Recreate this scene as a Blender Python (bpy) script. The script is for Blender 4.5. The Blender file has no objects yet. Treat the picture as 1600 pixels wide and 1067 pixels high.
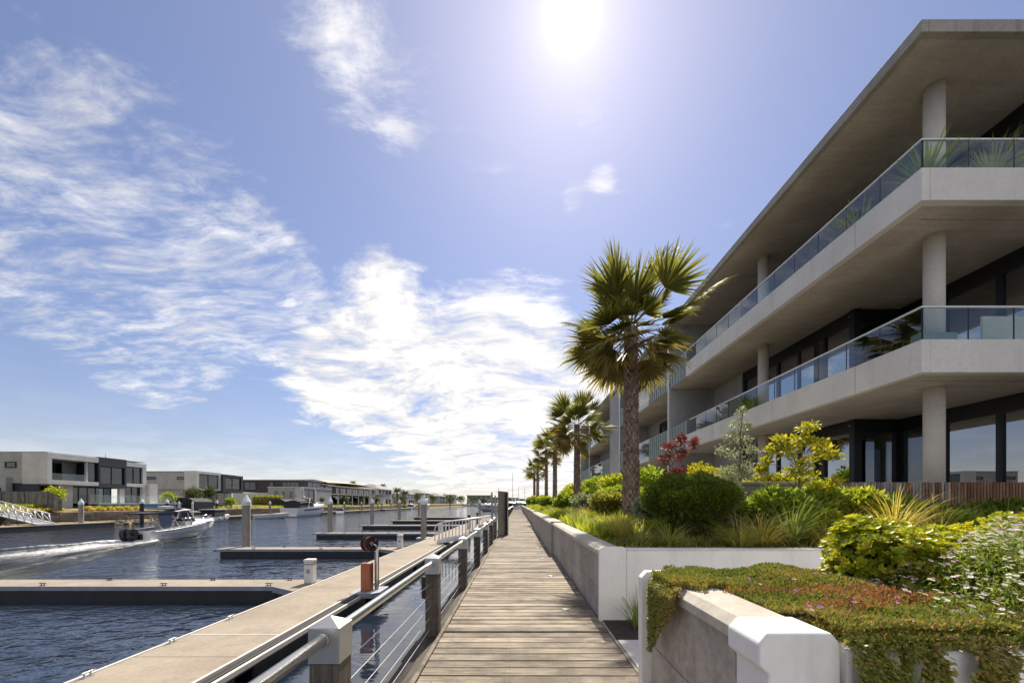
import bpy, math, random
import numpy as np
from mathutils import Vector, Matrix, Euler
random.seed(7); rng = np.random.default_rng(11)
R = math.radians
scene = bpy.context.scene
COL = scene.collection
# ------------------------------------------------------------------ camera
# level one-point view down the boardwalk; deck top is z = 0, eye 1.65 m above it, +Y runs along the walk
cam_d = bpy.data.cameras.new('camera')
cam_d.sensor_width = 36.0
cam_d.lens = 14.0
cam_d.shift_x = -0.005
cam_d.shift_y = 0.1578
cam_d.clip_start = 0.05
cam_d.clip_end = 6000.0
cam = bpy.data.objects.new('camera', cam_d)
cam.location = (0, 0, 1.65); cam.rotation_euler = (R(90), 0, 0)
COL.objects.link(cam); scene.camera = cam
# ------------------------------------------------------------------ sun and sky
SUN_AZ, SUN_EL = R(7.8), R(50.6)
SUN = Vector((math.sin(SUN_AZ) * math.cos(SUN_EL), math.cos(SUN_AZ) * math.cos(SUN_EL), math.sin(SUN_EL)))
sd = bpy.data.lights.new('sun', 'SUN'); sd.energy = 2.4; sd.angle = R(0.6); sd.color = (1.0, 0.92, 0.79)
so = bpy.data.objects.new('sun', sd); so.rotation_euler = (-SUN).to_track_quat('-Z', 'Y').to_euler()
so.location = (10, 60, 80); COL.objects.link(so)
EXPOSURE = 1.66
CLOUD_D, CLOUD_L, SKYTINT, SKYLOW = (.285, .276, .266), (.385, .370, .350), (.565, .505, .55), (.40, .378, .43)
vs = scene.view_settings
vs.view_transform = 'Standard'; vs.look = 'None'; vs.gamma = 1.0; vs.use_curve_mapping = False; vs.exposure = EXPOSURE
scene.cycles.max_bounces = 6; scene.cycles.transparent_max_bounces = 16; scene.cycles.diffuse_bounces = 4
scene.cycles.glossy_bounces = 3; scene.cycles.transmission_bounces = 4
scene.cycles.use_denoising = True; scene.cycles.caustics_reflective = False; scene.cycles.caustics_refractive = False
scene.cycles.sample_clamp_indirect = 6.0

world = bpy.data.worlds.new('World'); scene.world = world; world.use_nodes = True
world.cycles.sampling_method = 'MANUAL'; world.cycles.sample_map_resolution = 512
wt = world.node_tree; wt.nodes.clear()
class NT:
    """tiny node-graph helper"""
    def __init__(s, tree): s.t = tree
    def n(s, typ, **kw):
        nd = s.t.nodes.new(typ)
        for k, v in kw.items():
            if k.startswith('_'): setattr(nd, k[1:], v)
        return nd
    def put(s, sock, v):
        if hasattr(v, 'is_output'): s.t.links.new(v, sock)
        elif v is not None:
            try: sock.default_value = v
            except Exception: sock.default_value = (*v, 1.0)
    def math(s, op, a, b=None, c=None, clamp=False):
        nd = s.t.nodes.new('ShaderNodeMath'); nd.operation = op; nd.use_clamp = clamp
        s.put(nd.inputs[0], a); s.put(nd.inputs[1], b); s.put(nd.inputs[2], c); return nd.outputs[0]
    def vmath(s, op, a, b=None):
        nd = s.t.nodes.new('ShaderNodeVectorMath'); nd.operation = op
        s.put(nd.inputs[0], a); s.put(nd.inputs[1], b)
        return nd.outputs['Value'] if op in ('DOT_PRODUCT', 'LENGTH') else nd.outputs[0]
    def noise(s, vec, scale, detail=4, rough=.5, dist=0.0, dim='3D'):
        nd = s.t.nodes.new('ShaderNodeTexNoise'); nd.noise_dimensions = dim
        s.put(nd.inputs['Vector'], vec); nd.inputs['Scale'].default_value = scale
        nd.inputs['Detail'].default_value = detail; nd.inputs['Roughness'].default_value = rough
        nd.inputs['Distortion'].default_value = dist; return nd.outputs['Fac']
    def smooth(s, v, a, b):
        nd = s.t.nodes.new('ShaderNodeMapRange'); nd.interpolation_type = 'SMOOTHSTEP'
        s.put(nd.inputs['Value'], v); s.put(nd.inputs['From Min'], a); s.put(nd.inputs['From Max'], b); return nd.outputs[0]
    def mix(s, f, a, b, blend='MIX'):
        nd = s.t.nodes.new('ShaderNodeMix'); nd.data_type = 'RGBA'; nd.blend_type = blend
        s.put(nd.inputs['Factor'], f); s.put(nd.inputs['A'], c4(a)); s.put(nd.inputs['B'], c4(b)); return nd.outputs['Result']
    def mapping(s, vec, scale=(1,1,1), rot=(0,0,0), loc=(0,0,0)):
        nd = s.t.nodes.new('ShaderNodeMapping'); s.put(nd.inputs['Vector'], vec)
        nd.inputs['Scale'].default_value = scale; nd.inputs['Rotation'].default_value = rot; nd.inputs['Location'].default_value = loc
        return nd.outputs[0]
def c4(c):
    if hasattr(c, 'is_output') or c is None: return c
    return (*c, 1.0) if len(c) == 3 else c

def sky_dir(az_deg, el_deg):
    a, e = R(az_deg), R(el_deg)
    return (math.sin(a) * math.cos(e), math.cos(a) * math.cos(e), math.sin(e))

W = NT(wt)
sky = W.n('ShaderNodeTexSky'); sky.sky_type = 'NISHITA'; sky.sun_disc = False
sky.sun_elevation = SUN_EL; sky.sun_rotation = SUN_AZ; sky.altitude = 10; sky.air_density = 1.0; sky.dust_density = 0.25; sky.ozone_density = 2.2
tc = W.n('ShaderNodeTexCoord'); D = W.vmath('NORMALIZE', tc.outputs['Generated'])
sp = W.n('ShaderNodeSeparateXYZ'); wt.links.new(D, sp.inputs[0])
zc = W.math('MAXIMUM', sp.outputs['Z'], 0.0)
den = W.math('ADD', zc, 0.16)
cb = W.n('ShaderNodeCombineXYZ')
W.put(cb.inputs[0], W.math('DIVIDE', sp.outputs['X'], den)); W.put(cb.inputs[1], W.math('DIVIDE', sp.outputs['Y'], den))
P = cb.outputs[0]                                        # cloud-layer plane, seen in perspective
def bank(blobs):                                         # where in the sky the cloud banks stand: (azimuth, elevation, radius, weight)
    acc = None
    for az, el, rad, w in blobs:
        d = W.vmath('DOT_PRODUCT', D, sky_dir(az, el))
        e = W.math('EXPONENT', W.math('MULTIPLY', W.math('SUBTRACT', d, 1.0), 1.0 / (1 - math.cos(R(rad)))))
        e = W.math('MULTIPLY', e, w)
        acc = e if acc is None else W.math('ADD', acc, e)
    return acc
# broken altocumulus: banks ahead, and fuller cloud added out of view to brighten shaded faces
bk = bank([(-18, 21, 9, .95), (-5, 16, 11, 1.0), (-27, 18, 7.5, .80), (-19, 30, 4.5, .75), (4, 20, 9, .9), (9, 11, 10, .9), (-13, 9, 9, .95), (-5, 4.5, 7, .6), (5, 5, 8, .6), (-25, 12.5, 6, .5), (-4, 27, 4, .45),
           (180, 30, 42, 1.0), (180, 75, 34, .9), (105, 35, 26, .8), (-110, 32, 26, .8)])
wpos = W.n('ShaderNodeTexNoise'); wpos.noise_dimensions = '2D'; wpos.inputs['Scale'].default_value = 1.1; wpos.inputs['Detail'].default_value = 3
wt.links.new(P, wpos.inputs['Vector'])
def warp(amount):
    sc_ = W.n('ShaderNodeVectorMath'); sc_.operation = 'SCALE'
    wt.links.new(W.vmath('SUBTRACT', wpos.outputs['Color'], (.5, .5, .5)), sc_.inputs[0]); sc_.inputs['Scale'].default_value = amount
    return W.vmath('ADD', P, sc_.outputs[0])
Pw = warp(.42)
n_big = W.noise(W.mapping(Pw, (1.4, 1.9, 1), (0, 0, .4), (.7, .3, 0)), 2.0, 6, .66, 0, '2D')
n_rip = W.noise(W.mapping(Pw, (2.2, 8.5, 1), (0, 0, .45)), 2.6, 2, .6, 0, '2D')
cu = W.math('ADD', W.math('MULTIPLY', n_big, .82), W.math('MULTIPLY', n_rip, .18))
th = W.math('SUBTRACT', .80, W.math('MULTIPLY', W.math('MINIMUM', bk, 1.25), .46))
d_cu = W.math('MULTIPLY', W.smooth(cu, th, W.math('ADD', th, .33)), .97)
# wispy cirrus streaks combed by the wind
ck = bank([(-46.5, 33.5, 5.5, .8), (-38, 30, 7, .95), (-41, 20, 9, 1.0), (-50, 21, 9, 1.0), (-50.5, 28, 5, .55), (-33, 24, 7, .9), (-23.5, 47.5, 5.5, 1.0), (-18.5, 42, 4.5, .9), (-42, 13.5, 5, .7), (-28, 23, 7, .85), (-20, 35, 3, .6),
           (-9, 49, 6, .5), (11, 47, 7, .5), (-3, 41, 5, .5), (14, 40, 5, .5), (7.8, 37.2, 1.7, 1.0), (11.8, 38.4, 1.5, .9), (28, 32.2, 2.4, 1.0), (-7, 29.5, 2.5, .6), (100, 50, 35, .5), (-110, 45, 35, .7), (180, 50, 40, .5)])
n_ci = W.noise(W.mapping(warp(.35), (2.0, 5.2, 1), (0, 0, -.42)), 2.9, 6, .68, 0, '2D')
n_c2 = W.noise(W.mapping(Pw, (1, 1, 1), (0, 0, .2), (3, 1, 0)), 2.8, 5, .65, 0, '2D')
ci = W.math('ADD', W.math('MULTIPLY', n_ci, .5), W.math('MULTIPLY', n_c2, .5))
thc = W.math('SUBTRACT', .72, W.math('MULTIPLY', W.math('MINIMUM', ck, 1.15), .295))
d_ci = W.math('MULTIPLY', W.smooth(ci, thc, W.math('ADD', thc, .40)), .9)
cl = W.math('MAXIMUM', d_cu, d_ci)
# thin haze veil low over the horizon
veil = W.math('MULTIPLY', W.math('EXPONENT', W.math('MULTIPLY', zc, -13.0)), .80)
cl = W.math('MAXIMUM', cl, veil, clamp=True)
SKYK = 0.070                                             # background strength
shade = W.mix(W.smooth(n_big, .35, .70), tuple(c / SKYK for c in CLOUD_D), tuple(c / SKYK for c in CLOUD_L))
skyc = W.mix(1.0, sky.outputs[0], W.mix(W.smooth(zc, .0, .42), SKYLOW, SKYTINT), 'MULTIPLY')
col = W.mix(cl, skyc, W.mix(1.0, shade, W.mix(1.0, skyc, (1.08, 1.06, 1.0), 'MULTIPLY'), 'LIGHTEN'))
# aureole: thin cloud scattering sunlight forward round the sun
ds = W.math('SUBTRACT', W.vmath('DOT_PRODUCT', D, tuple(SUN)), 1.0)
def glow(deg, a): return W.math('MULTIPLY', W.math('EXPONENT', W.math('MULTIPLY', ds, 1 / (1 - math.cos(R(deg))))), a / SKYK)
g = W.math('ADD', W.math('ADD', glow(1.2, 2.0), glow(4.2, .085)), glow(14, .042)); g = W.math('ADD', g, glow(40, .036))
gl = W.mix(1.0, (1.0, .955, .87), (1, 1, 1), 'MULTIPLY')
gs = W.n('ShaderNodeVectorMath'); gs.operation = 'SCALE'; wt.links.new(gl, gs.inputs[0]); wt.links.new(g, gs.inputs['Scale'])
col = W.vmath('ADD', col, gs.outputs[0])
bg = W.n('ShaderNodeBackground'); wt.links.new(col, bg.inputs['Color']); bg.inputs['Strength'].default_value = SKYK
wo = W.n('ShaderNodeOutputWorld'); wt.links.new(bg.outputs[0], wo.inputs['Surface'])

# ------------------------------------------------------------------ helpers
def tag(o, label=None, cat=None, group=None, kind=None):
    if label: o['label'] = label
    if cat: o['category'] = cat
    if group: o['group'] = group
    if kind: o['kind'] = kind
    return o
def empty(name, loc, label=None, cat=None, group=None, rz=0.0):
    o = bpy.data.objects.new(name, None); COL.objects.link(o); o.location = loc; o.rotation_euler.z = rz
    o.empty_display_size = .2
    return tag(o, label, cat, group)
def base_of(o):
    v = Vector((0, 0, 0))
    while o is not None: v += o.location; o = o.parent
    return v
def link_mesh(name, me, mat, parent=None):
    o = bpy.data.objects.new(name, me); COL.objects.link(o)
    if mat is not None:
        me.materials.clear(); me.materials.append(mat)
    if parent is not None: o.parent = parent
    return o
def copy_tree(o, parent=None):
    c = o.copy(); COL.objects.link(c)
    if parent is not None: c.parent = parent
    for ch in list(o.children): copy_tree(ch, c)
    return c
class MB:
    """collects shapes (world coordinates) for ONE mesh"""
    def __init__(s): s.v = []; s.f = []; s.sm = []
    def add(s, vs, fs, smooth=False):
        b = len(s.v); s.v += [tuple(p) for p in vs]; s.f += [tuple(i + b for i in f) for f in fs]; s.sm += [smooth] * len(fs); return s
    def box(s, x0, x1, y0, y1, z0, z1):
        x0, x1 = sorted((x0, x1)); y0, y1 = sorted((y0, y1)); z0, z1 = sorted((z0, z1))
        return s.add([(x0,y0,z0),(x1,y0,z0),(x1,y1,z0),(x0,y1,z0),(x0,y0,z1),(x1,y0,z1),(x1,y1,z1),(x0,y1,z1)],
              [(0,3,2,1),(4,5,6,7),(0,1,5,4),(1,2,6,5),(2,3,7,6),(3,0,4,7)])
    def obox(s, c, u, v, w):
        """oriented box: centre c, half-axis vectors u v w"""
        c, u, v, w = Vector(c), Vector(u), Vector(v), Vector(w)
        if u.cross(v).dot(w) < 0: u = -u
        p = [c + a*u + b*v + d*w for d in (-1, 1) for b in (-1, 1) for a in (-1, 1)]
        return s.add(p, [(0,2,3,1),(4,5,7,6),(0,1,5,4),(1,3,7,5),(3,2,6,7),(2,0,4,6)])
    def prism(s, poly, z0, z1):
        """polygon (x,y) ccw extruded in z"""
        n = len(poly)
        vs = [(x, y, z0) for x, y in poly] + [(x, y, z1) for x, y in poly]
        return s.add(vs, [tuple(range(n - 1, -1, -1)), tuple(range(n, 2*n))] + [(i, (i+1) % n, n + (i+1) % n, n + i) for i in range(n)])
    def extr(s, poly3, d):
        """3-D polygon extruded along vector d"""
        n = len(poly3); d = Vector(d); p = [Vector(q) for q in poly3]
        nrm = sum(((p[i] - p[0]).cross(p[(i+1) % n] - p[0]) for i in range(n)), Vector())
        if nrm.dot(d) > 0: p = p[::-1]
        vs = p + [q + d for q in p]
        return s.add(vs, [tuple(range(n)), tuple(range(2*n - 1, n - 1, -1))] + [(i, n + i, n + (i+1) % n, (i+1) % n) for i in range(n)])
    def tube(s, pts, r, n=8, cap=True, smooth=True):
        pts = [Vector(p) for p in pts]; m = len(pts)
        rs = r if isinstance(r, (list, tuple)) else [r] * m
        vs = []; up0 = None
        for i, p in enumerate(pts):
            t = (pts[min(i+1, m-1)] - pts[max(i-1, 0)]).normalized()
            if up0 is None:
                a = Vector((0,0,1)) if abs(t.z) < .9 else Vector((1,0,0)); up0 = t.cross(a).normalized()
            u = (up0 - t * up0.dot(t)).normalized(); up0 = u; w = t.cross(u)
            vs += [p + rs[i] * (math.cos(2*math.pi*k/n) * u + math.sin(2*math.pi*k/n) * w) for k in range(n)]
        fs = [(i*n + k, i*n + (k+1) % n, (i+1)*n + (k+1) % n, (i+1)*n + k) for i in range(m-1) for k in range(n)]
        s.add(vs, fs, smooth)
        if cap:
            b = len(s.v) - len(vs)
            s.f += [tuple(b + k for k in range(n - 1, -1, -1)), tuple(b + (m-1)*n + k for k in range(n))]; s.sm += [False, False]
        return s
    def lathe(s, c, prof, n=16, smooth=True, axis='z'):
        """profile [(r,h)] turned round an axis through c"""
        vs = []
        for r, h in prof:
            for k in range(n):
                a = 2*math.pi*k/n; q = (r*math.cos(a), r*math.sin(a), h)
                if axis == 'x': q = (q[2], q[0], q[1])
                elif axis == 'y': q = (q[1], q[2], q[0])
                vs.append((c[0]+q[0], c[1]+q[1], c[2]+q[2]))
        m = len(prof)
        fs = [(i*n + k, i*n + (k+1) % n, (i+1)*n + (k+1) % n, (i+1)*n + k) for i in range(m-1) for k in range(n)]
        s.add(vs, fs, smooth); b = len(s.v) - len(vs)
        s.f += [tuple(b + k for k in range(n-1, -1, -1)), tuple(b + (m-1)*n + k for k in range(n))]; s.sm += [False, False]
        return s
    def grid(s, fn, nu, nv, smooth=True):
        vs = [fn(i / nu, j / nv) for i in range(nu + 1) for j in range(nv + 1)]
        w = nv + 1
        return s.add(vs, [(i*w + j, (i+1)*w + j, (i+1)*w + j + 1, i*w + j + 1) for i in range(nu) for j in range(nv)], smooth)
    def build(s, name, mat, parent=None, bev=0.0, seg=2):
        off = base_of(parent) if parent is not None else Vector()
        me = bpy.data.meshes.new(name)
        me.from_pydata([(a - off.x, b - off.y, c - off.z) for a, b, c in s.v], [], s.f)
        me.polygons.foreach_set('use_smooth', s.sm); me.update()
        o = link_mesh(name, me, mat, parent)
        if bev:
            m = o.modifiers.new('edge', 'BEVEL'); m.width = bev; m.segments = seg; m.limit_method = 'ANGLE'; m.angle_limit = R(35)
        return o
def boxo(name, mat, parent, x0, x1, y0, y1, z0, z1, bev=0.0): return MB().box(x0, x1, y0, y1, z0, z1).build(name, mat, parent, bev)

ORD = ['first', 'second', 'third', 'fourth', 'fifth', 'sixth', 'seventh', 'eighth', 'ninth', 'tenth', 'eleventh', 'twelfth', 'thirteenth', 'fourteenth', 'fifteenth', 'sixteenth', 'seventeenth', 'eighteenth', 'nineteenth', 'twentieth', 'twenty-first', 'twenty-second', 'twenty-third', 'twenty-fourth', 'twenty-fifth', 'twenty-sixth', 'twenty-seventh', 'twenty-eighth', 'twenty-ninth', 'thirtieth']

# ------------------------------------------------------------------ materials
def new_mat(name):
    m = bpy.data.materials.new(name); m.use_nodes = True; t = m.node_tree; t.nodes.clear(); N = NT(t)
    out = N.n('ShaderNodeOutputMaterial'); return m, N, out
def principled(N, col, rough, metal=0.0, spec=.5, normal=None):
    b = N.n('ShaderNodeBsdfPrincipled')
    N.put(b.inputs['Base Color'], c4(col)); N.put(b.inputs['Roughness'], rough); N.put(b.inputs['Metallic'], metal)
    b.inputs['Specular IOR Level'].default_value = spec
    if normal is not None: N.put(b.inputs['Normal'], normal)
    return b
def pos(N): return N.n('ShaderNodeNewGeometry').outputs['Position']
def bump(N, h, strength, dist=.01):
    b = N.n('ShaderNodeBump'); b.inputs['Strength'].default_value = strength; b.inputs['Distance'].default_value = dist
    N.put(b.inputs['Height'], h); return b.outputs[0]
def mat(name, col, rough=.6, metal=0.0, var=.15, scale=2.0, b=0.0, bscale=60, bdist=.006, col2=None, spec=.5, stretch=(1,1,1), rnd=0.0, grime=0.0, coords='world'):
    """plain surface: two-scale mottling, optional fine relief, per-object tone and dirt patches"""
    m, N, out = new_mat(name)
    p = pos(N) if coords == 'world' else N.n('ShaderNodeTexCoord').outputs['Object']
    pm = N.mapping(p, stretch)
    n1 = N.noise(pm, scale, 5, .6); n2 = N.noise(pm, scale * 9, 4, .65)
    f = N.smooth(N.math('ADD', N.math('MULTIPLY', n1, .65), N.math('MULTIPLY', n2, .35)), .32, .68)
    lo = tuple(c * (1 - var) for c in col); hi = tuple(min(1, c * (1 + var)) for c in (col2 or col))
    c = N.mix(f, lo, hi)
    if grime:
        gz = N.smooth(N.noise(N.mapping(p, (1.2, 1.2, .25)), 2.5, 6, .7), .48, .75)
        c = N.mix(N.math('MULTIPLY', gz, grime), c, tuple(x * .35 for x in col))
    if rnd:
        oi = N.n('ShaderNodeObjectInfo').outputs['Random']
        k = N.math('ADD', 1 - rnd, N.math('MULTIPLY', oi, 2 * rnd))
        kc = N.n('ShaderNodeCombineXYZ'); [N.put(kc.inputs[i], k) for i in range(3)]
        c = N.mix(1.0, c, kc.outputs[0], 'MULTIPLY')
    nm = bump(N, N.noise(pm, bscale, 4, .6), b, bdist) if b else None
    r = N.math('ADD', rough - .06, N.math('MULTIPLY', n2, .12), clamp=True)
    N.put(out.inputs[0], principled(N, c, r, metal, spec, nm).outputs[0]); return m
def leaf_mat(name, cols, trans=.4, rough=.5, spec=.4):
    """cols: dark, mid, light; per-leaf tone from the 'tone' attribute; leaves let light through"""
    m, N, out = new_mat(name)
    at = N.n('ShaderNodeAttribute'); at.attribute_name = 'tone'
    rp = N.n('ShaderNodeValToRGB'); N.put(rp.inputs[0], at.outputs['Fac'])
    e = rp.color_ramp.elements; cols = [tuple(min(.8, k * (1.5 if max(c) < .6 else 1)) for k in c) for c in cols]; e[0].color = c4(cols[0]); e[1].color = c4(cols[-1])
    for i, c in enumerate(cols[1:-1]):
        q = e.new((i + 1) / (len(cols) - 1)); q.color = c4(c)
    b = principled(N, rp.outputs[0], rough, 0, spec)
    tr = N.n('ShaderNodeBsdfTranslucent'); tcx = N.mix(1.0, rp.outputs[0], (1.25, 1.3, .75), 'MULTIPLY'); N.put(tr.inputs[0], tcx)
    mx = N.n('ShaderNodeMixShader'); mx.inputs[0].default_value = trans
    N.put(mx.inputs[1], b.outputs[0]); N.put(mx.inputs[2], tr.outputs[0]); N.put(out.inputs[0], mx.outputs[0]); return m
def glass_mat(name, tint, refl=.10, ior=1.6, rough=.0):
    m, N, out = new_mat(name)
    fr = N.n('ShaderNodeFresnel'); fr.inputs[0].default_value = ior
    f = N.math('ADD', fr.outputs[0], refl, clamp=True)
    f = N.math('MULTIPLY', f, N.math('SUBTRACT', 1.0, N.n('ShaderNodeNewGeometry').outputs['Backfacing']))
    t = N.n('ShaderNodeBsdfTransparent'); N.put(t.inputs[0], c4(tint))
    gl = N.n('ShaderNodeBsdfGlossy'); gl.inputs['Roughness'].default_value = rough; gl.inputs[0].default_value = (.9, .94, 1, 1)
    mx = N.n('ShaderNodeMixShader'); N.put(mx.inputs[0], f); N.put(mx.inputs[1], t.outputs[0]); N.put(mx.inputs[2], gl.outputs[0])
    N.put(out.inputs[0], mx.outputs[0]); return m
def plank_mat(name, a, bcol, grain_axis='x', rough=.75):
    """weathered timber: grain streaks along one axis, per-piece tone, dark weather stains, silvering"""
    m, N, out = new_mat(name)
    p = pos(N); oi = N.n('ShaderNodeObjectInfo').outputs['Random']
    sh = N.n('ShaderNodeCombineXYZ'); N.put(sh.inputs[0], N.math('MULTIPLY', oi, 37.0)); N.put(sh.inputs[2], N.math('MULTIPLY', oi, 11.0))
    q = N.vmath('ADD', p, sh.outputs[0])
    st = {'x': (1.5, 52, 52), 'y': (52, 1.5, 52), 'z': (52, 52, 1.5)}[grain_axis]
    g = N.noise(N.mapping(q, st), 1.6, 7, .7, .4)
    big = N.noise(N.mapping(q, tuple(.25 * k + .35 for k in (1, 1, 1))), 2.2, 5, .65)
    f = N.smooth(g, .33, .68)
    c = N.mix(f, a, bcol)
    c = N.mix(N.math('MULTIPLY', N.smooth(big, .44, .68), .8), c, tuple(k * .6 for k in a))
    dirt = N.smooth(N.noise(N.mapping(p, (1, .8, 1)), 1.1, 6, .7), .45, .72)
    c = N.mix(N.math('MULTIPLY', dirt, .5), c, tuple(k * .55 for k in a))
    crack = N.smooth(N.noise(N.mapping(q, tuple(k * 1.9 for k in st)), 1.5, 3, .6, .8), .66, .72)
    c = N.mix(N.math('MULTIPLY', crack, .8), c, (.02, .017, .013))
    k = N.math('ADD', .68, N.math('MULTIPLY', oi, .62))
    kc = N.n('ShaderNodeCombineXYZ'); [N.put(kc.inputs[i], k) for i in range(3)]
    c = N.mix(1.0, c, kc.outputs[0], 'MULTIPLY')
    nm = bump(N, N.math('SUBTRACT', g, N.math('MULTIPLY', crack, .6)), .55, .006)
    N.put(out.inputs[0], principled(N, c, rough, 0, .3, nm).outputs[0]); return m
def concrete_mat(name, a, bcol, lines=0.0, rough=.8, stain=.3, zline=0.0):
    m, N, out = new_mat(name); p = pos(N)
    n1 = N.noise(p, .9, 6, .62, .3); n2 = N.noise(p, 14, 5, .7); n3 = N.noise(p, 120, 2, .5)
    c = N.mix(N.smooth(N.math('ADD', N.math('MULTIPLY', n1, .6), N.math('MULTIPLY', n2, .4)), .36, .66), a, bcol)
    st = N.smooth(N.noise(N.mapping(p, (2.4, 2.4, .35)), 1.7, 6, .7), .5, .78)
    c = N.mix(N.math('MULTIPLY', st, stain), c, tuple(k * .45 for k in a))
    h = N.math('ADD', N.math('MULTIPLY', n2, .6), N.math('MULTIPLY', n3, .4))
    if lines:
        bd = N.noise(N.mapping(p, (.9, 9, 9)), 1.0, 3, .7)
        c = N.mix(N.math('MULTIPLY', N.smooth(bd, .42, .62), lines), c, tuple(k * .62 for k in a))
    N.put(out.inputs[0], principled(N, c, rough, 0, .3, bump(N, h, .35, .006)).outputs[0]); return m

m_plank = plank_mat('weathered_deck_timber', (.14, .110, .080), (.42, .352, .265), 'x')
m_beam = plank_mat('weathered_edge_beam', (.045, .036, .028), (.13, .107, .083), 'y')
m_post = plank_mat('weathered_post_timber', (.085, .070, .056), (.19, .16, .13), 'z')
m_steel = mat('brushed_stainless', (.68, .67, .65), .22, 1.0, .05, 8)
m_cap = mat('satin_aluminium_cap', (.46, .455, .45), .42, .75, .06, 5)
m_alu = mat('white_aluminium', (.70, .70, .69), .4, .25, .05, 4)
m_cable = mat('steel_cable', (.66, .66, .66), .3, .8, .03, 4)
m_pont = concrete_mat('pontoon_concrete', (.255, .212, .165), (.35, .295, .23), 0, .85, .42)
m_pedge = mat('pontoon_edge_rail', (.60, .56, .50), .6, 0, .1, 3)
m_walers = mat('pontoon_waler_grey', (.30, .31, .34), .5, .2, .15, 3)
m_float = mat('black_pontoon_float', (.018, .018, .020), .45, 0, .3, 3, grime=.3)
m_rub = mat('black_rubber', (.015, .015, .016), .6)
m_pile = concrete_mat('pile_concrete', (.27, .245, .215), (.38, .35, .31), 0, .85, .45)
m_pilecap = mat('white_pile_cap', (.74, .75, .77), .35, .1, .06)
m_blackpile = mat('black_pile_sleeve', (.02, .021, .024), .5)
m_block = concrete_mat('raw_block_concrete', (.27, .24, .205), (.48, .43, .37), 0, .9, .6)
m_coping = concrete_mat('coping_concrete', (.40, .36, .30), (.58, .53, .45), 0, .9, .25)
m_white = mat('white_render', (.78, .765, .74), .75, 0, .05, 1.5, b=.35, bscale=70, bdist=.004, grime=.24)
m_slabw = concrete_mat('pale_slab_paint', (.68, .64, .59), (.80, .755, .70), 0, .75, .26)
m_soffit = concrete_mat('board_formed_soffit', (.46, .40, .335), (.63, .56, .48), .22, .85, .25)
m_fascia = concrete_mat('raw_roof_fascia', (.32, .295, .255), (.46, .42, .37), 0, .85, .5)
m_colm = concrete_mat('column_concrete', (.58, .53, .45), (.70, .64, .55), 0, .8, .1)
m_partywall = concrete_mat('party_wall_concrete', (.34, .33, .325), (.44, .43, .42), 0, .85, .2)
m_frame = mat('black_window_frame', (.013, .013, .015), .4, .2, .1, 4)
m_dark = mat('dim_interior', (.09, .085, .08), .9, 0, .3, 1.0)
m_curtain = mat('pale_blind', (.32, .31, .29), .9, 0, .1, 4, stretch=(1, 6, .2))
m_bal = glass_mat('balustrade_glass', (.88, .94, .93), .05, 1.5)
m_pane = glass_mat('window_pane', (.55, .59, .62), .28, 1.7)
m_slatg = mat('grey_green_slats', (.25, .30, .285), .55, .2, .1, 2)
m_postw = mat('white_downpipe', (.70, .70, .70), .45, .1, .05)
m_ipe1 = plank_mat('silvered_batten', (.25, .215, .18), (.40, .36, .31), 'z')
m_ipe2 = plank_mat('brown_batten', (.20, .10, .055), (.36, .19, .11), 'z')
m_soil = mat('mulch_soil', (.035, .025, .019), .95, 0, .5, 9, b=.9, bscale=70, bdist=.02)
m_pave = concrete_mat('paving_concrete', (.48, .46, .43), (.58, .56, .52), 0, .85, .15)
m_bark = mat('sapling_bark', (.13, .105, .08), .9, 0, .35, 10, b=.5, bscale=60)
m_orange = mat('orange_service_box', (.44, .135, .055), .5, 0, .12, 4, grime=.15)
m_redhose = mat('maroon_hose', (.085, .034, .027), .5, 0, .2, 9)
m_red = mat('red_painted_steel', (.34, .045, .04), .4, 0, .1, 4)
m_pedw = mat('white_pedestal_plastic', (.66, .66, .64), .45, 0, .06, 4, grime=.12)
m_gate = mat('grey_gate_panel', (.34, .34, .34), .55, .2, .12, 2)
m_gel = mat('white_gelcoat', (.78, .77, .74), .22, 0, .03, 2)
m_gelg = mat('grey_gelcoat', (.50, .50, .49), .25, 0, .04, 2)
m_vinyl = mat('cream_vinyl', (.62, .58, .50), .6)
m_canvas = mat('black_canvas', (.02, .021, .024), .8, 0, .2, 6)
m_navy = mat('navy_canvas', (.035, .055, .11), .7, 0, .15, 5)
m_engine = mat('black_engine_cowl', (.014, .014, .016), .28)
m_chrome = mat('polished_tube', (.72, .72, .72), .18, 1.0, .03)
m_tintg = glass_mat('tinted_screen', (.18, .20, .22), .12, 1.6)
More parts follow.
